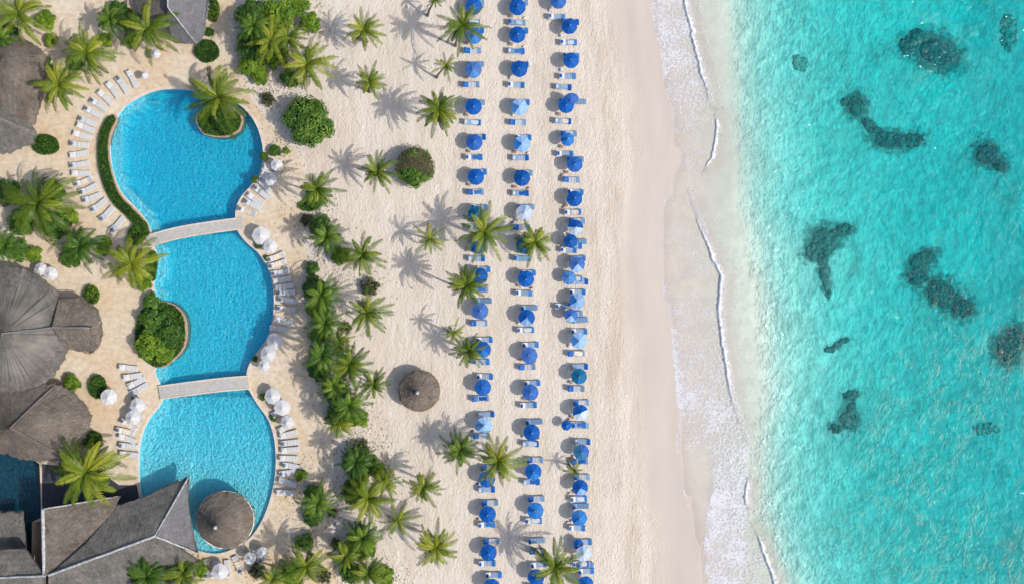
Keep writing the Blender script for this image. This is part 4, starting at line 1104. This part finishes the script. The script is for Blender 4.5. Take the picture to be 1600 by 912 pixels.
GB = 'shrubs in the planted strip'; GT = 'leafy trees of the top grove'
for a in [
 (482, 190, 45, 3.2, 'round dark green leafy tree right of the upper pool', 'tree', 'tree', 'round_tree', None),
 (648, 262, 33, 2.4, 'round tree with a bare grey top on the open sand', 'tree', 'tree', 'round_tree', None),
 (392, 22, 30, 3.0, 'leafy tree at the top left of the grove', 'bush', 'tree', 'leafy_tree', GT),
 (396, 66, 32, 3.0, 'dark leafy tree midway down the left side of the grove', 'bush', 'tree', 'leafy_tree', GT),
 (392, 100, 22, 2.2, 'bright tree at the lower left corner of the grove', 'bright', 'tree', 'leafy_tree', GT),
 (432, 22, 30, 3.0, 'bright leafy tree at the top centre of the grove', 'bright', 'tree', 'leafy_tree', GT),
 (462, 2, 24, 2.6, 'bright tree at the top right of the grove', 'bright', 'tree', 'leafy_tree', GT),
 (483, 34, 18, 2.0, 'small broad-leaved tree on the sand side of the grove', 'bright', 'tree', 'leafy_tree', GT),
 (430, 88, 22, 1.8, 'low tree at the bottom of the grove', 'bright', 'tree', 'leafy_tree', GT),
 (406, 118, 15, 1.4, 'yellow green shrub just above the path below the grove', 'bright', 'shrub', 'shrub', GB),
 (452, 122, 17, 1.2, 'shrub under the palm with long split fronds', 'bush', 'shrub', 'shrub', GB),
 (418, 155, 14, .8, 'dry dark shrub above the round dark tree', 'dry', 'shrub', 'shrub', GB),
 (430, 236, 11, .9, 'dark low shrub on the deck under the round tree', 'bush', 'shrub', 'shrub', GB),
 (448, 236, 6, .6, 'tiny yellow green shrub on the deck under the round tree', 'bright', 'shrub', 'shrub', GB),
 (492, 310, 17, 1.4, 'shrub beneath the tall palm right of the upper pool', 'bush', 'shrub', 'shrub', GB),
 (500, 352, 20, 1.4, 'shrub above the dark bushy palm', 'bush', 'shrub', 'shrub', GB),
 (532, 400, 17, 1.2, 'shrub between the dark and the bright palm', 'bright', 'shrub', 'shrub', GB),
 (578, 448, 20, .9, 'dry brown shrub above the star-shaped palm', 'dry', 'shrub', 'shrub', GB),
 (492, 450, 22, 1.6, 'uppermost shrub of the middle thicket', 'bush', 'shrub', 'shrub', GB),
 (498, 485, 22, 1.8, 'left shrub of the middle thicket', 'bright', 'shrub', 'shrub', GB),
 (500, 522, 20, 1.6, 'lowest shrub of the middle thicket', 'bright', 'shrub', 'shrub', GB),
 (498, 578, 20, 1.6, 'shrub between the middle and lower thickets', 'bush', 'shrub', 'shrub', GB),
 (522, 612, 24, 2.0, 'dark shrub on the left of the lower thicket', 'bush', 'shrub', 'shrub', GB),
 (530, 648, 24, 1.8, 'shrub at the foot of the lower thicket', 'bush', 'shrub', 'shrub', GB),
 (560, 652, 18, 1.4, 'bright shrub at the lower right of the lower thicket', 'bright', 'shrub', 'shrub', GB),
 (563, 700, 19, .8, 'dry purple brown shrub capping the bottom grove', 'dry', 'shrub', 'shrub', GB),
 (560, 726, 29, 3.0, 'dark leafy tree at the top of the bottom grove', 'bush', 'tree', 'leafy_tree', GB),
 (556, 766, 27, 2.6, 'leafy tree in the middle of the bottom grove', 'bush', 'tree', 'leafy_tree', GB),
 (590, 735, 16, 1.4, 'bright shrub right of the dark tree of the bottom grove', 'bright', 'shrub', 'shrub', GB),
 (563, 852, 27, 2.4, 'broad shrub low in the bottom grove', 'bright', 'shrub', 'shrub', GB),
 (548, 892, 22, 1.8, 'shrub at the bottom edge under the grove', 'bush', 'shrub', 'shrub', GB),
 (600, 900, 18, 1.2, 'shrub at the bottom edge on the sand side', 'bright', 'shrub', 'shrub', GB),
 (490, 770, 17, 1.4, 'upper shrub beside the lower pool beds', 'bush', 'shrub', 'shrub', GB),
 (488, 806, 19, 1.4, 'lower shrub beside the lower pool beds', 'bush', 'shrub', 'shrub', GB),
 (475, 846, 16, 1.2, 'flowering shrub below the bushy palm', 'bush', 'shrub', 'shrub', GB),
 (455, 900, 22, 1.4, 'shrub under the bright palm at the bottom', 'bright', 'shrub', 'shrub', GB),
 (402, 893, 16, 1.0, 'pale dry shrub below the pool bar', 'dry', 'shrub', 'shrub', GB),
 (505, 900, 16, 1.2, 'dry shrub right of the bright bottom palm', 'dry', 'shrub', 'shrub', GB),
 (312, 890, 14, 1.0, 'shrub beside the slate roof tip', 'bright', 'shrub', 'shrub', GB),
 (262, 520, 24, 1.8, 'right shrub in the bed bulging into the middle pool', 'bush', 'shrub', 'shrub', GB),
 (236, 500, 23, 2.0, 'upper shrub in the bed bulging into the middle pool', 'bush', 'shrub', 'shrub', GB),
 (232, 540, 26, 2.2, 'left shrub in the bed bulging into the middle pool', 'bright', 'shrub', 'shrub', GB),
 (256, 552, 18, 1.4, 'lower shrub in the bed bulging into the middle pool', 'bright', 'shrub', 'shrub', GB),
 (235, 470, 15, 1.2, 'small shrub above the bed in the middle pool', 'bush', 'shrub', 'shrub', GB),
 (85, 350, 26, 1.8, 'shrub under the biggest palm on the right', 'bush', 'shrub', 'shrub', GB),
 (35, 345, 26, 1.8, 'shrub under the biggest palm on the left', 'bush', 'shrub', 'shrub', GB),
 (28, 392, 20, 1.2, 'shrub above the restaurant roof edge', 'bush', 'shrub', 'shrub', GB),
 (80, 300, 22, 1.8, 'shrub under the biggest palm at the top', 'bush', 'shrub', 'shrub', GB),
 (70, 30, 17, 1.4, 'shrub beside the palm of the top left corner', 'bright', 'shrub', 'shrub', GB),
 (78, 62, 12, 1.2, 'shrub between the two top left palms', 'bright', 'shrub', 'shrub', GB),
 (200, 30, 20, 1.4, 'dark shrub left of the pointed hut', 'bush', 'shrub', 'shrub', GB),
 (112, 598, 16, 1.0, 'bright plant between the dome and the pavilion', 'bright', 'shrub', 'shrub', GB),
 (225, 440, 16, 1.0, 'shrub under the full palm by the middle pool', 'bright', 'shrub', 'shrub', GB),
 (112, 700, 12, .8, 'shrub behind the star-shaped palm', 'bright', 'shrub', 'shrub', GB),
 (112, 400, 20, 1.2, 'shrub at the left foot of the full palm by the middle pool', 'bush', 'shrub', 'shrub', GB),
 (160, 385, 16, 1.2, 'shrub above the full palm by the middle pool', 'bright', 'shrub', 'shrub', GB),
 (8, 300, 24, 1.6, 'dark shrub at the left frame edge by the biggest palm', 'bush', 'shrub', 'shrub', GB),
 (110, 340, 15, 1.2, 'shrub at the lower right of the biggest palm', 'bright', 'shrub', 'shrub', GB),
 (70, 100, 14, 1.2, 'shrub between the lodge roof and the palms', 'bush', 'shrub', 'shrub', GB),
 (12, 48, 18, 1.4, 'dark shrub above the lodge roof', 'bush', 'shrub', 'shrub', GB),
 (478, 344, 12, .8, 'dry shrub left of the dark bushy palm', 'dry', 'shrub', 'shrub', GB),
 (487, 420, 13, 1.0, 'shrub at the top left of the middle thicket', 'bush', 'shrub', 'shrub', GB),
 (540, 512, 12, .8, 'dry shrub right of the middle thicket', 'dry', 'shrub', 'shrub', GB),
 (470, 742, 11, .8, 'small shrub close to the lower pool beds', 'bright', 'shrub', 'shrub', GB),
 (518, 800, 10, .6, 'dry shrub left of the bottom grove', 'dry', 'shrub', 'shrub', GB),
 (525, 850, 12, .8, 'dry shrub at the lower left of the bottom grove', 'dry', 'shrub', 'shrub', GB),
 (403, 384, 6, .5, 'potted plant by the pool edge below the curved bridge', 'bush', 'potted plant', 'potted_plant', GB),
 (417, 403, 6, .5, 'potted plant at the first bed of the middle pool', 'bush', 'potted plant', 'potted_plant', GB),
 (398, 560, 6, .5, 'potted plant by the pool edge above the straight bridge', 'bush', 'potted plant', 'potted_plant', GB),
 (411, 620, 7, .5, 'potted plant by the pool edge below the straight bridge', 'bright', 'potted plant', 'potted_plant', GB),
 (427, 652, 7, .5, 'potted plant by the right edge of the lower pool', 'bush', 'potted plant', 'potted_plant', GB),
 (378, 304 + 8, 6, .5, 'potted plant on the inner bank above the curved bridge', 'bush', 'potted plant', 'potted_plant', GB) if False else (398, 280, 7, .5, 'potted plant on the right bank above the curved bridge', 'bush', 'potted plant', 'potted_plant', GB),
 (412, 244, 8, .6, 'dark plant at the right edge of the upper pool', 'bush', 'shrub', 'shrub', GB),
 (165, 62, 13, 1.0, 'shrub right of the palm between lodge and upper pool', 'bright', 'shrub', 'shrub', GB),
 (182, 14, 17, 1.4, 'shrub at the top edge left of the pointed hut', 'bush', 'shrub', 'shrub', GB),
 (205, 62, 15, 1.2, 'shrub below the palm against the pointed hut', 'bright', 'shrub', 'shrub', GB),
 (44, 214, 13, 1.0, 'shrub tucked between cottage roof and clipped planter', 'bush', 'shrub', 'shrub', GB),
 (118, 100, 14, 1.0, 'shrub between the two palms right of the lodge', 'bush', 'shrub', 'shrub', GB),
 (52, 398, 15, 1.0, 'bright shrub at the top edge of the restaurant dome', 'bright', 'shrub', 'shrub', GB),
 (105, 735, 18, 1.0, 'dark shrub under the left fronds of the star-shaped palm', 'bush', 'shrub', 'shrub', GB),
 (158, 755, 14, 1.0, 'dark shrub under the right fronds of the star-shaped palm', 'bush', 'shrub', 'shrub', GB),
 (348, 172, 12, .8, 'shrub on the island under the palm', 'bush', 'shrub', 'shrub', GB),
]: bush(*a)
# the bare grey crown top of the round sand tree: a cap of dry twigs over its north-east half
rt = [o for o in COL.objects if o.get('label', '').startswith('round tree with a bare grey')][0]
m = MB(); rnd = random.Random(3)
for k in range(1500):
    a = rnd.uniform(-.5, PI * 1.05); r = math.sqrt(rnd.random()) * 2.75
    z = 1.55 + 2.0 * (1 - (r / 3.1) ** 2) * 1.0 + rnd.uniform(0, .25)
    p = Vector((r * math.cos(a), r * math.sin(a), z + .15)); d = Vector((rnd.uniform(-1, 1), rnd.uniform(-1, 1), rnd.uniform(-.3, .3))).normalized()
    leafquad(m, p, d, Vector((0, 0, 1)), rnd.uniform(.25, .5), .12, rnd.uniform(.2, .7))
m.build('bare_twigs', MAT['leafdry'], rt)

# ------------------------------------------------------------------ umbrellas
def canopy(mats, seg, n=8, r=1.23, z0=1.98, z1=2.5, name='canopy'):
    m = MB()
    for k in range(n):
        a0, a1 = 2 * PI * k / n + .2, 2 * PI * (k + 1) / n + .2; am = (a0 + a1) / 2; mi = seg[k % len(seg)]
        P = lambda a, t, dz=0: Vector((r * t * math.cos(a), r * t * math.sin(a), z1 + (z0 - z1) * t - .06 * math.sin(PI * t) + dz))
        ts = [0, .35, .7, 1.0]
        for t0, t1 in zip(ts, ts[1:]):
            for (b0, b1, s0, s1) in ((a0, am, 0, -.06), (am, a1, -.06, 0)):
                c0 = .965 if s0 else 1; c1 = .965 if s1 else 1
                m.q([P(b0, t0 * c0, s0 * t0), P(b0, t1 * c0, s0 * t1), P(b1, t1 * c1, s1 * t1), P(b1, t0 * c1, s1 * t0)], mi)
                if t1 == 1.0:
                    A = P(b0, c0, s0); B = P(b1, c1, s1); d = Vector((0, 0, .14)); m.q([A, A - d, B - d, B], mi)
    return m.mesh(name, mats)
UC = {}
def ucan(kind):
    if kind == 'square':
        if kind not in UC: UC[kind] = canopy([MAT['white']], [0], n=4, r=1.5)
        return UC[kind]
    if kind in UC: return UC[kind]
    b, md, pl, ps, tl = (MAT[k] for k in ('blue', 'mid', 'pale', 'palest', 'teal'))
    spec = {'blue': ([b], [0]), 'mid': ([b, md], [1, 1, 1, 0, 1, 1, 1, 1]), 'two': ([b, md], [0, 0, 0, 0, 0, 1, 1, 0]), 'pale': ([md, pl], [1, 1, 1, 0, 0, 1, 1, 1]),
            'palest': ([pl, ps], [1, 1, 0, 1, 1, 1, 1, 1]), 'half': ([b, pl], [0, 0, 0, 0, 0, 1, 1, 0]), 'halfp': ([b, ps], [0, 0, 0, 0, 1, 1, 1, 1]), 'teal': ([tl, md], [0, 0, 0, 0, 0, 1, 0, 0]), 'tealb': ([tl, b], [1, 1, 0, 0, 0, 0, 0, 1]),
            'white': ([MAT['white']], [0])}[kind]
    UC[kind] = canopy(*spec, n=8); return UC[kind]
pm = MB(); pm.tube([(0, 0, -.1), (0, 0, 2.5)], .03, 8); POLE = pm.mesh('pole', MAT['whiteframe'])
pm = MB(); pm.ball((0, 0, 2.53), .06, 8, 5); FIN = pm.mesh('finial', MAT['whiteframe'], True)
KW = {'blue': 'royal blue', 'mid': 'faded blue', 'two': 'two-tone blue', 'pale': 'pale blue', 'palest': 'whitish blue', 'half': 'blue and pale panelled', 'halfp': 'half blue half white', 'teal': 'teal blue', 'tealb': 'teal and blue', 'white': 'white', 'square': 'white'}
def umbrella(px, py, kind, lab, group, r=12.7, tilt=None, z=0.0, hs=1.0):
    q = W(px, py, 2.2 * hs); s = r / 12.9
    root = thing('beach_umbrella' if kind not in ('white', 'square') else 'pool_parasol', (q.x, q.y, z), lab, 'umbrella', group, random.uniform(-.25, .25))
    c = link('canopy', ucan(kind), root); c.scale = (s, s, hs); c.rotation_euler = (random.uniform(-.07, .07), random.uniform(-.07, .07), random.uniform(-.4, .4)); p = link('pole', POLE, root); p.scale = (1, 1, hs); f = link('finial', FIN, root); f.scale = (1, 1, hs)
    f.location = (0, 0, 0)
    if tilt and kind in ('white', 'square'):
        c.rotation_euler = tilt; c.location = (2.2 * -tilt[1], 2.2 * tilt[0], 0)
    elif tilt:
        c.rotation_euler = tilt; c.location = (0, .1, .9)
        f.parent = c
    return q

# ------------------------------------------------------------------ loungers
def lounger_parts(root, fr, seat, back, pil, foot=None, recl=.55):
    m = MB()
    m.box((0, .31, .28), (2.35, .06, .07), 0, 0, .01); m.box((0, -.31, .28), (2.35, .06, .07), 0, 0, .01)
    for x in (-1.14, -.3, .5, 1.14): m.box((x, 0, .275), (.05, .56, .05))
    m.build('frame', fr, root)
    for x in (-.95, .95):
        for y in (-.29, .29):
            m = MB(); m.box((x, y, .105), (.06, .06, .27)); m.build('leg', fr, root)
    m = MB()
    for k in range(4):
        m.box((-.19 + .40 * k, 0, .36), (.385, .66, .09), 0, 0, .03)
    m.build('mattress', seat, root)
    m = MB(); L = .86; a = recl; cx, cz = -.40, .36
    for k in range(2):
        for t in (0,):
            d0 = .02 + k * .42; d1 = d0 + .40
            p0 = Vector((cx - d0 * math.cos(a), 0, cz + d0 * math.sin(a))); p1 = Vector((cx - d1 * math.cos(a), 0, cz + d1 * math.sin(a)))
            nn = Vector((math.sin(a), 0, math.cos(a))) * .05
            A = [p0 - nn, p0 + nn, p1 + nn, p1 - nn]
            for s0, s1 in ((-.33, .33),):
                Pa = [v + Vector((0, s0, 0)) for v in A]; Pb = [v + Vector((0, s1, 0)) for v in A]
                m.q(Pa); m.q(Pb[::-1])
                for i in range(4): m.q([Pa[i - 1], Pb[i - 1], Pb[i], Pa[i]])
    m.build('backrest', back, root)
    m = MB(); p = Vector((cx - .62 * math.cos(a), 0, cz + .62 * math.sin(a) + .11)); m.ball(p, .2, 10, 6, 0, 0, .09)
    for i, v in enumerate(m.v): m.v[i] = (v[0], v[1] * 1.35, v[2])
    m.build('pillow', pil, root, True)
    if foot is not None:
        m = MB(); m.box((.86, 0, .415), (.5, .67, .025), 0, 0, .01); m.box((.86, .345, .33), (.5, .02, .18)); m.box((.86, -.345, .33), (.5, .02, .18)); m.build('foot_cover', foot, root)
PROTO = {}
def lounger(kind, x, y, rz, lab, group, z=0.0, scale=1.0):
    if kind not in PROTO:
        root = thing('sun_lounger', (0, 0, 0), lab, 'sun lounger', group)
        B = MAT
        cfg = {'a': (B['whiteframe'], B['pad_stripe'], B['white'], B['blue'], B['mid']), 'b': (B['whiteframe'], B['pad_blue'], B['pad_blue'], B['blue'], None),
               'c': (B['whiteframe'], B['pad_pale'], B['blue'], B['mid'], B['pad_blue']), 'd': (B['whiteframe'], B['pad_stripe'], B['pad_blue'], B['white'], B['blue']),
               'w': (B['whiteframe'], B['white'], B['white'], B['white'], None), 'k': (B['wood'], B['cream'], B['white'], B['shade'], B['pad_pale']), 'g': (B['whiteframe'], B['white'], B['pad_pale'], B['shade'], None)}[kind]
        lounger_parts(root, *cfg, recl=(.62 if kind in 'abcd' else .42)); PROTO[kind] = root; r = root
    else: r = copy_tree(PROTO[kind])
    r.location = (x, y, z); r.rotation_euler = (0, 0, rz); r.scale = (scale * 1.06, scale * 1.18, scale)
    tag(r, lab, 'sun lounger', group)
    return r
ORD = ['first', 'second', 'third', 'fourth', 'fifth', 'sixth', 'seventh', 'eighth', 'ninth', 'tenth', 'eleventh', 'twelfth', 'thirteenth', 'fourteenth', 'fifteenth', 'sixteenth', 'seventeenth', 'eighteenth', 'nineteenth', 'twentieth', 'twenty-first', 'twenty-second', 'twenty-third', 'twenty-fourth', 'twenty-fifth']
def table(x, y, lab):
    root = thing('side_table', (x, y, 0), lab, 'side table', 'side tables beside the beach umbrellas')
    m = MB(); m.box((0, 0, .42), (.42, .42, .04), 0, 0, .01); m.build('table_top', MAT['whiteframe'] if random.random() < .35 else MAT['wood'], root)
    for a in (-.17, .17):
        for b in (-.17, .17):
            m = MB(); m.box((a, b, .18), (.04, .04, .44)); m.build('leg', MAT['wood'], root)
def towel(x, y, z, rz, mt, lab):
    m = MB(); n = 10; w_, l_ = .56, random.uniform(.9, 1.25); G = []
    for i in range(n + 1):
        for j in range(5):
            u = -l_ / 2 + l_ * i / n; v = -w_ / 2 + w_ * j / 4
            G.append(Vector((u + .03 * math.sin(j * 2 + i), v + .02 * math.sin(i * 1.3), .03 + .03 * noise.noise(Vector((u * 3, v * 3, x))))))
    for i in range(n):
        for j in range(4):
            a = i * 5 + j; m.q([G[a], G[a + 5], G[a + 6], G[a + 1]])
    for i in range(n):
        for j in (0, 4):
            a = i * 5 + j; d = Vector((0, 0, .03)); m.q([G[a], G[a + 5], G[a + 5] - d, G[a] - d])
    o = m.build('towel', MAT[mt], None, True, (x, y, z)); o.rotation_euler = (0, 0, rz)
    tag(o, lab, 'towel', 'towels on the beach loungers')
def bag(x, y, lab, mt='bag'):
    root = thing('beach_bag', (x, y, 0), lab, 'bag', 'bags on the beach')
    m = MB(); m.box((0, 0, .16), (.42, .2, .32), 0, .4, .05); m.build('bag_body', MAT[mt], root)
    m = MB(); m.tube([(-.1, 0, .3), (-.06, 0, .45), (.06, 0, .45), (.1, 0, .3)], .015, 5); m.build('handle', MAT[mt], root)

A = [(739.8, 8.8, 'blue'), (739.3, 53.5, 'two'), (738.8, 107.2, 'two'), (740.3, 167, 'blue'), (742.3, 222.4, 'blue'), (743.8, 277.5, 'blue'), (744.8, 333.5, 'teal'), (746, 382.7, 'blue'), (749.4, 431.9, 'blue'), (751, 484.6, 'blue'), (753, 546, 'two'), (753.6, 604, 'blue'), (755.7, 664, 'pale'), (760.7, 748, 'blue'), (761.8, 803.7, 'blue'), (764.3, 865, 'blue'), (767.5, 918, 'blue')]
Bc = [(809.4, 8.8, 'blue'), (809.4, 54.2, 'blue'), (810.1, 107.7, 'blue'), (811.7, 167, 'pale'), (814.4, 223.2, 'pale'), (816.4, 279.3, 'blue'), (818.5, 333.5, 'palest'), (819.2, 382.7, 'teal'), (821.5, 437.4, 'blue'), (823.3, 495.5, 'half'), (826, 554, 'blue'), (828.5, 614.5, 'blue'), (831.4, 675.7, 'blue'), (833.4, 736, 'two'), (835.3, 797.3, 'mid'), (839.2, 901.8, 'blue')]
Cc = [(873, 0, 'blue'), (891, 40.6, 'blue'), (891.6, 94, 'blue'), (893.5, 137, 'blue'), (884.5, 165, 'blue'), (887.8, 217, 'mid'), (897.7, 257.8, 'blue'), (898.2, 309.3, 'blue'), (900.7, 355, 'halfp'), (891, 377.6, 'blue'), (901.4, 414.7, 'half'), (889.3, 433.9, 'mid'), (901.4, 470.3, 'pale'), (891.9, 493, 'half'), (904, 532.6, 'pale'), (905.2, 588.3, 'teal'), (907.5, 645.5, 'halfp'), (885.5, 665, 'blue'), (908.8, 707, 'tealb'), (908.2, 763, 'half'), (906, 809, 'mid'), (903, 850.6, 'blue'), (911.5, 866, 'palest'), (915, 912, 'blue')]
rows = [(A, 'umbrella row nearest the palms', 'palm-side row'), (Bc, 'middle umbrella row', 'middle row'), (Cc, 'seaward umbrella row', 'seaward row')]
random.seed(21)
for ri, (lst, rl, rs) in enumerate(rows):
    for i, (px, py, kd) in enumerate(lst):
        r = 12.8; tilt = None; hs = 1.0
        if ri == 0 and i == 9: r = 12.9
        if ri == 2:
            r = 12.2
            if i == 3: tilt = (R(58), 0, 0); r = 11
            if i in (5, 13): r = 10.5
            if i == 9: r = 11
            if i in (17, 21): r = 8; hs = .75
            if i == 11: hs = .8; r = 11
        q = umbrella(px, py, kd, f'{KW[kd]} umbrella, {ORD[i]} from the top in the {rl}', 'umbrellas in rows on the beach', r, tilt, 0, hs)
        kinds = 'aacdbdac'
        if ri == 2 and i in (3, 9, 11, 13, 17, 21): 
            continue
        dn = 1.9; dx = random.uniform(-.25, .05)
        if ri == 2 and i == 8: dn = 2.6
        if ri == 2 and i == 18: dn = 1.6
        k1 = random.choice(kinds); k2 = random.choice(kinds)
        x1, y1 = q.x - .15 + dx, q.y - dn
        lounger(k1, x1, y1, random.uniform(-.05, .05), f'blue and white lounger just below the {ORD[i]} umbrella of the {rs}', 'loungers under the beach umbrellas', 0, 1.03)
        x2, y2 = q.x + (.3 if ri < 2 else .2), q.y + 1.15 + (.15 if py > 450 else -.1)
        lounger(k2, x2, y2, random.uniform(-.05, .05), f'blue lounger partly hidden behind the {ORD[i]} umbrella of the {rs}', 'loungers under the beach umbrellas', 0, 1.0)
        table(q.x - .95 + random.uniform(-.2, .2), q.y - .85 + random.uniform(-.15, .1), f'small table at the foot of the {ORD[i]} umbrella of the {rs}')
        if random.random() < .55:
            towel(x1 + .35, y1, .42, random.uniform(-.1, .1), random.choice(['white', 'blue', 'mid', 'cream', 'palest']), f'towel spread on the lounger below the {ORD[i]} umbrella of the {rs}')
        if random.random() < .4:
            bag(x1 - 1.3 * (1 if random.random() < .5 else -.9), q.y - 1.15, f'beach bag on the sand by the {ORD[i]} umbrella of the {rs}', random.choice(['bag', 'blue', 'cream']))
# extra loungers
for (px, py, k, lab) in [(838, 843, 'b', 'upper of two blue loungers standing without an umbrella in the palm shadow'), (840, 860, 'c', 'lower of two blue loungers standing without an umbrella in the palm shadow'),
    (888, 391, 'a', 'pale lounger below the crowded umbrella pair near the palm'), (903, 378, 'b', 'blue lounger squeezed right of the blue umbrella in the crowded pair'),
    (906, 440, 'd', 'blue lounger right of the rumpled faded umbrella'), (905, 500, 'b', 'blue lounger right of the overlapping small two-tone umbrella'), (880, 478, 'a', 'white lounger left of the pale umbrella in the seaward row'),
    (906, 664, 'b', 'blue lounger right of the small low blue umbrella'), (880, 137, 'd', 'pale lounger left of the tilted umbrella'), (914, 881, 'b', 'deep blue lounger right below the whitish umbrella'),
    (902, 160, 'b', 'blue lounger poking out right of the fifth seaward umbrella')]:
    q = W(px, py); lounger(k, q.x, q.y, random.uniform(-.08, .08), lab, 'loungers under the beach umbrellas')

# ------------------------------------------------------------------ white pool furniture
def poolbed(px, py, lab, kind=None, ang=None, flip=False):
    q = W(px, py)
    if ang is None:
        best = min(POOL, key=lambda p: (p[0] - q.x) ** 2 + (p[1] - q.y) ** 2); ang = math.atan2(best[1] - q.y, best[0] - q.x) + random.uniform(-.14, .14) + (PI if flip else 0)
    lounger(kind or random.choice('wwgkg'), q.x, q.y, ang, lab, 'white sunbeds around the pools', .04, 1.04)
sets = [
 ('on the arc left of the upper pool, counted from the top', [(208, 124), (194, 135), (180, 143), (167, 153), (156, 166), (147, 177), (140, 190), (136, 201), (131, 213), (129, 226), (127, 241), (126, 257), (129, 271), (133, 284), (139, 297), (146, 309), (158, 320), (169, 333), (187, 351)]),
 ('on the right bank of the upper pool, counted from the top', [(424, 272), (416, 291), (411, 302), (402, 312), (396, 321)]),
 ('on the right bank of the middle pool, counted from the top', [(414, 372), (432, 402), (436, 413), (441, 427), (443, 436), (446, 448), (447, 458), (449, 470), (448, 482), (443, 500), (438, 514)]),
 ('left of the straight bridge, counted from the top', [(203, 575), (211, 586), (216, 597), (221, 607)]),
 ('left of the lower pool, counted from the top', [(218, 628), (213, 641), (205, 662), (199, 673), (200, 684), (202, 696), (204, 709)]),
 ('on the right bank of the lower pool, counted from the top', [(441, 640), (450, 664), (454, 678), (454, 690), (454, 702), (454, 714), (455, 726), (454, 738), (452, 752), (448, 768)]),
 ('under the pool bar along the bottom deck, counted from the left', [(322, 886), (338, 888), (355, 886), (374, 880), (390, 874), (404, 864)]),
]
for phrase, pts in sets:
    for i, (x, y) in enumerate(pts):
        poolbed(x + random.uniform(-2, 2), y + random.uniform(-1.2, 1.2), f'{ORD[i]} white sunbed {phrase}', flip='right bank' in phrase)
GP = 'white parasols around the pools'
for (x, y) in [(428, 262), (421, 281), (388, 331)]: poolbed(x, y, {428: 'white sunbed under the highest parasol right of the upper pool', 421: 'white sunbed under the second parasol right of the upper pool', 388: 'white sunbed nearest the curved bridge on the upper right bank'}[x], flip=True)
for (px, py, r, lab) in [(432, 258, 11, 'white parasol highest on the right bank of the upper pool'), (423, 281, 11, 'white parasol just above the sunbeds by the curved bridge'),
    (407, 368, 14, 'upper white parasol of the pair right below the curved bridge'), (422, 385, 13, 'lower white parasol of the pair right below the curved bridge'),
    (429, 533, 13, 'upper white parasol above the straight bridge on the right bank'), (418, 553, 13, 'middle white parasol above the straight bridge on the right bank'), (412, 571, 11, 'lower white parasol above the straight bridge on the right bank'),
    (425, 619, 13, 'upper white parasol below the straight bridge on the right bank'), (441, 637, 13, 'middle white parasol below the straight bridge on the right bank'), (448, 660, 13, 'lower white parasol below the straight bridge on the right bank'),
    (169, 620, 15, 'lone white parasol on the deck beside the pavilion'), (214, 633, 12, 'upper white parasol left of the lower pool'), (206, 653, 14, 'lower white parasol left of the lower pool'),
    (224, 117, 8, 'small white parasol above the upper pool'), (410, 863, 10, 'pale parasol right of the bottom deck beds'), (343, 893, 13, 'white parasol by the bottom edge under the pool bar'), (390, 872, 11, 'shaded white parasol below the pool bar'),
    (78, 428, 13, 'right white parasol at the top of the restaurant dome'), (62, 420, 12, 'left white parasol at the top of the restaurant dome'), (242, 84, 9, 'white parasol under the palm beside the pointed hut')]:
    umbrella(px, py, 'square' if 'upper white' in lab or 'middle white' in lab or 'by the bottom' in lab else 'white', lab, GP, r * .82, (random.uniform(-.12, .12), random.uniform(-.12, .12), 0), .04)
# flat paving pads at the bridge ends
for i, (poly, lab) in enumerate([([(370, 339), (379, 339), (379, 359), (370, 359)], 'bridge_landing')]):
    solid('bridge_landing', P2(poly), .0, .13, MAT['bridge'], 'structure')

# fallen leaves and twigs under the planted strip
m = MB(); rnd = random.Random(77)
spots = [(o.location.x, o.location.y) for o in COL.objects if o.type == 'EMPTY' and o.name.split('.')[0] in ('shrub', 'leafy_tree') and 360 < o.location.x / S + 800 < 640]
for k in range(5200):
    x, y = spots[rnd.randrange(len(spots))]; x += rnd.gauss(0, 2.1); y += rnd.gauss(0, 2.1)
    if inside(x, y, POOL) or dist_poly(x, y, POOL) < .5: continue
    d = Vector((rnd.uniform(-1, 1), rnd.uniform(-1, 1), 0)).normalized(); s_ = rnd.uniform(.12, .34)
    leafquad(m, Vector((x, y, .06 + rnd.uniform(0, .05))), d, Vector((0, 0, 1)), s_, s_ * .4, rnd.uniform(0, .8))
tag(m.build('leaf_litter', MAT['leafdry']), 'scattered dry leaves and twigs under the planted strip', 'leaf litter', kind='stuff')
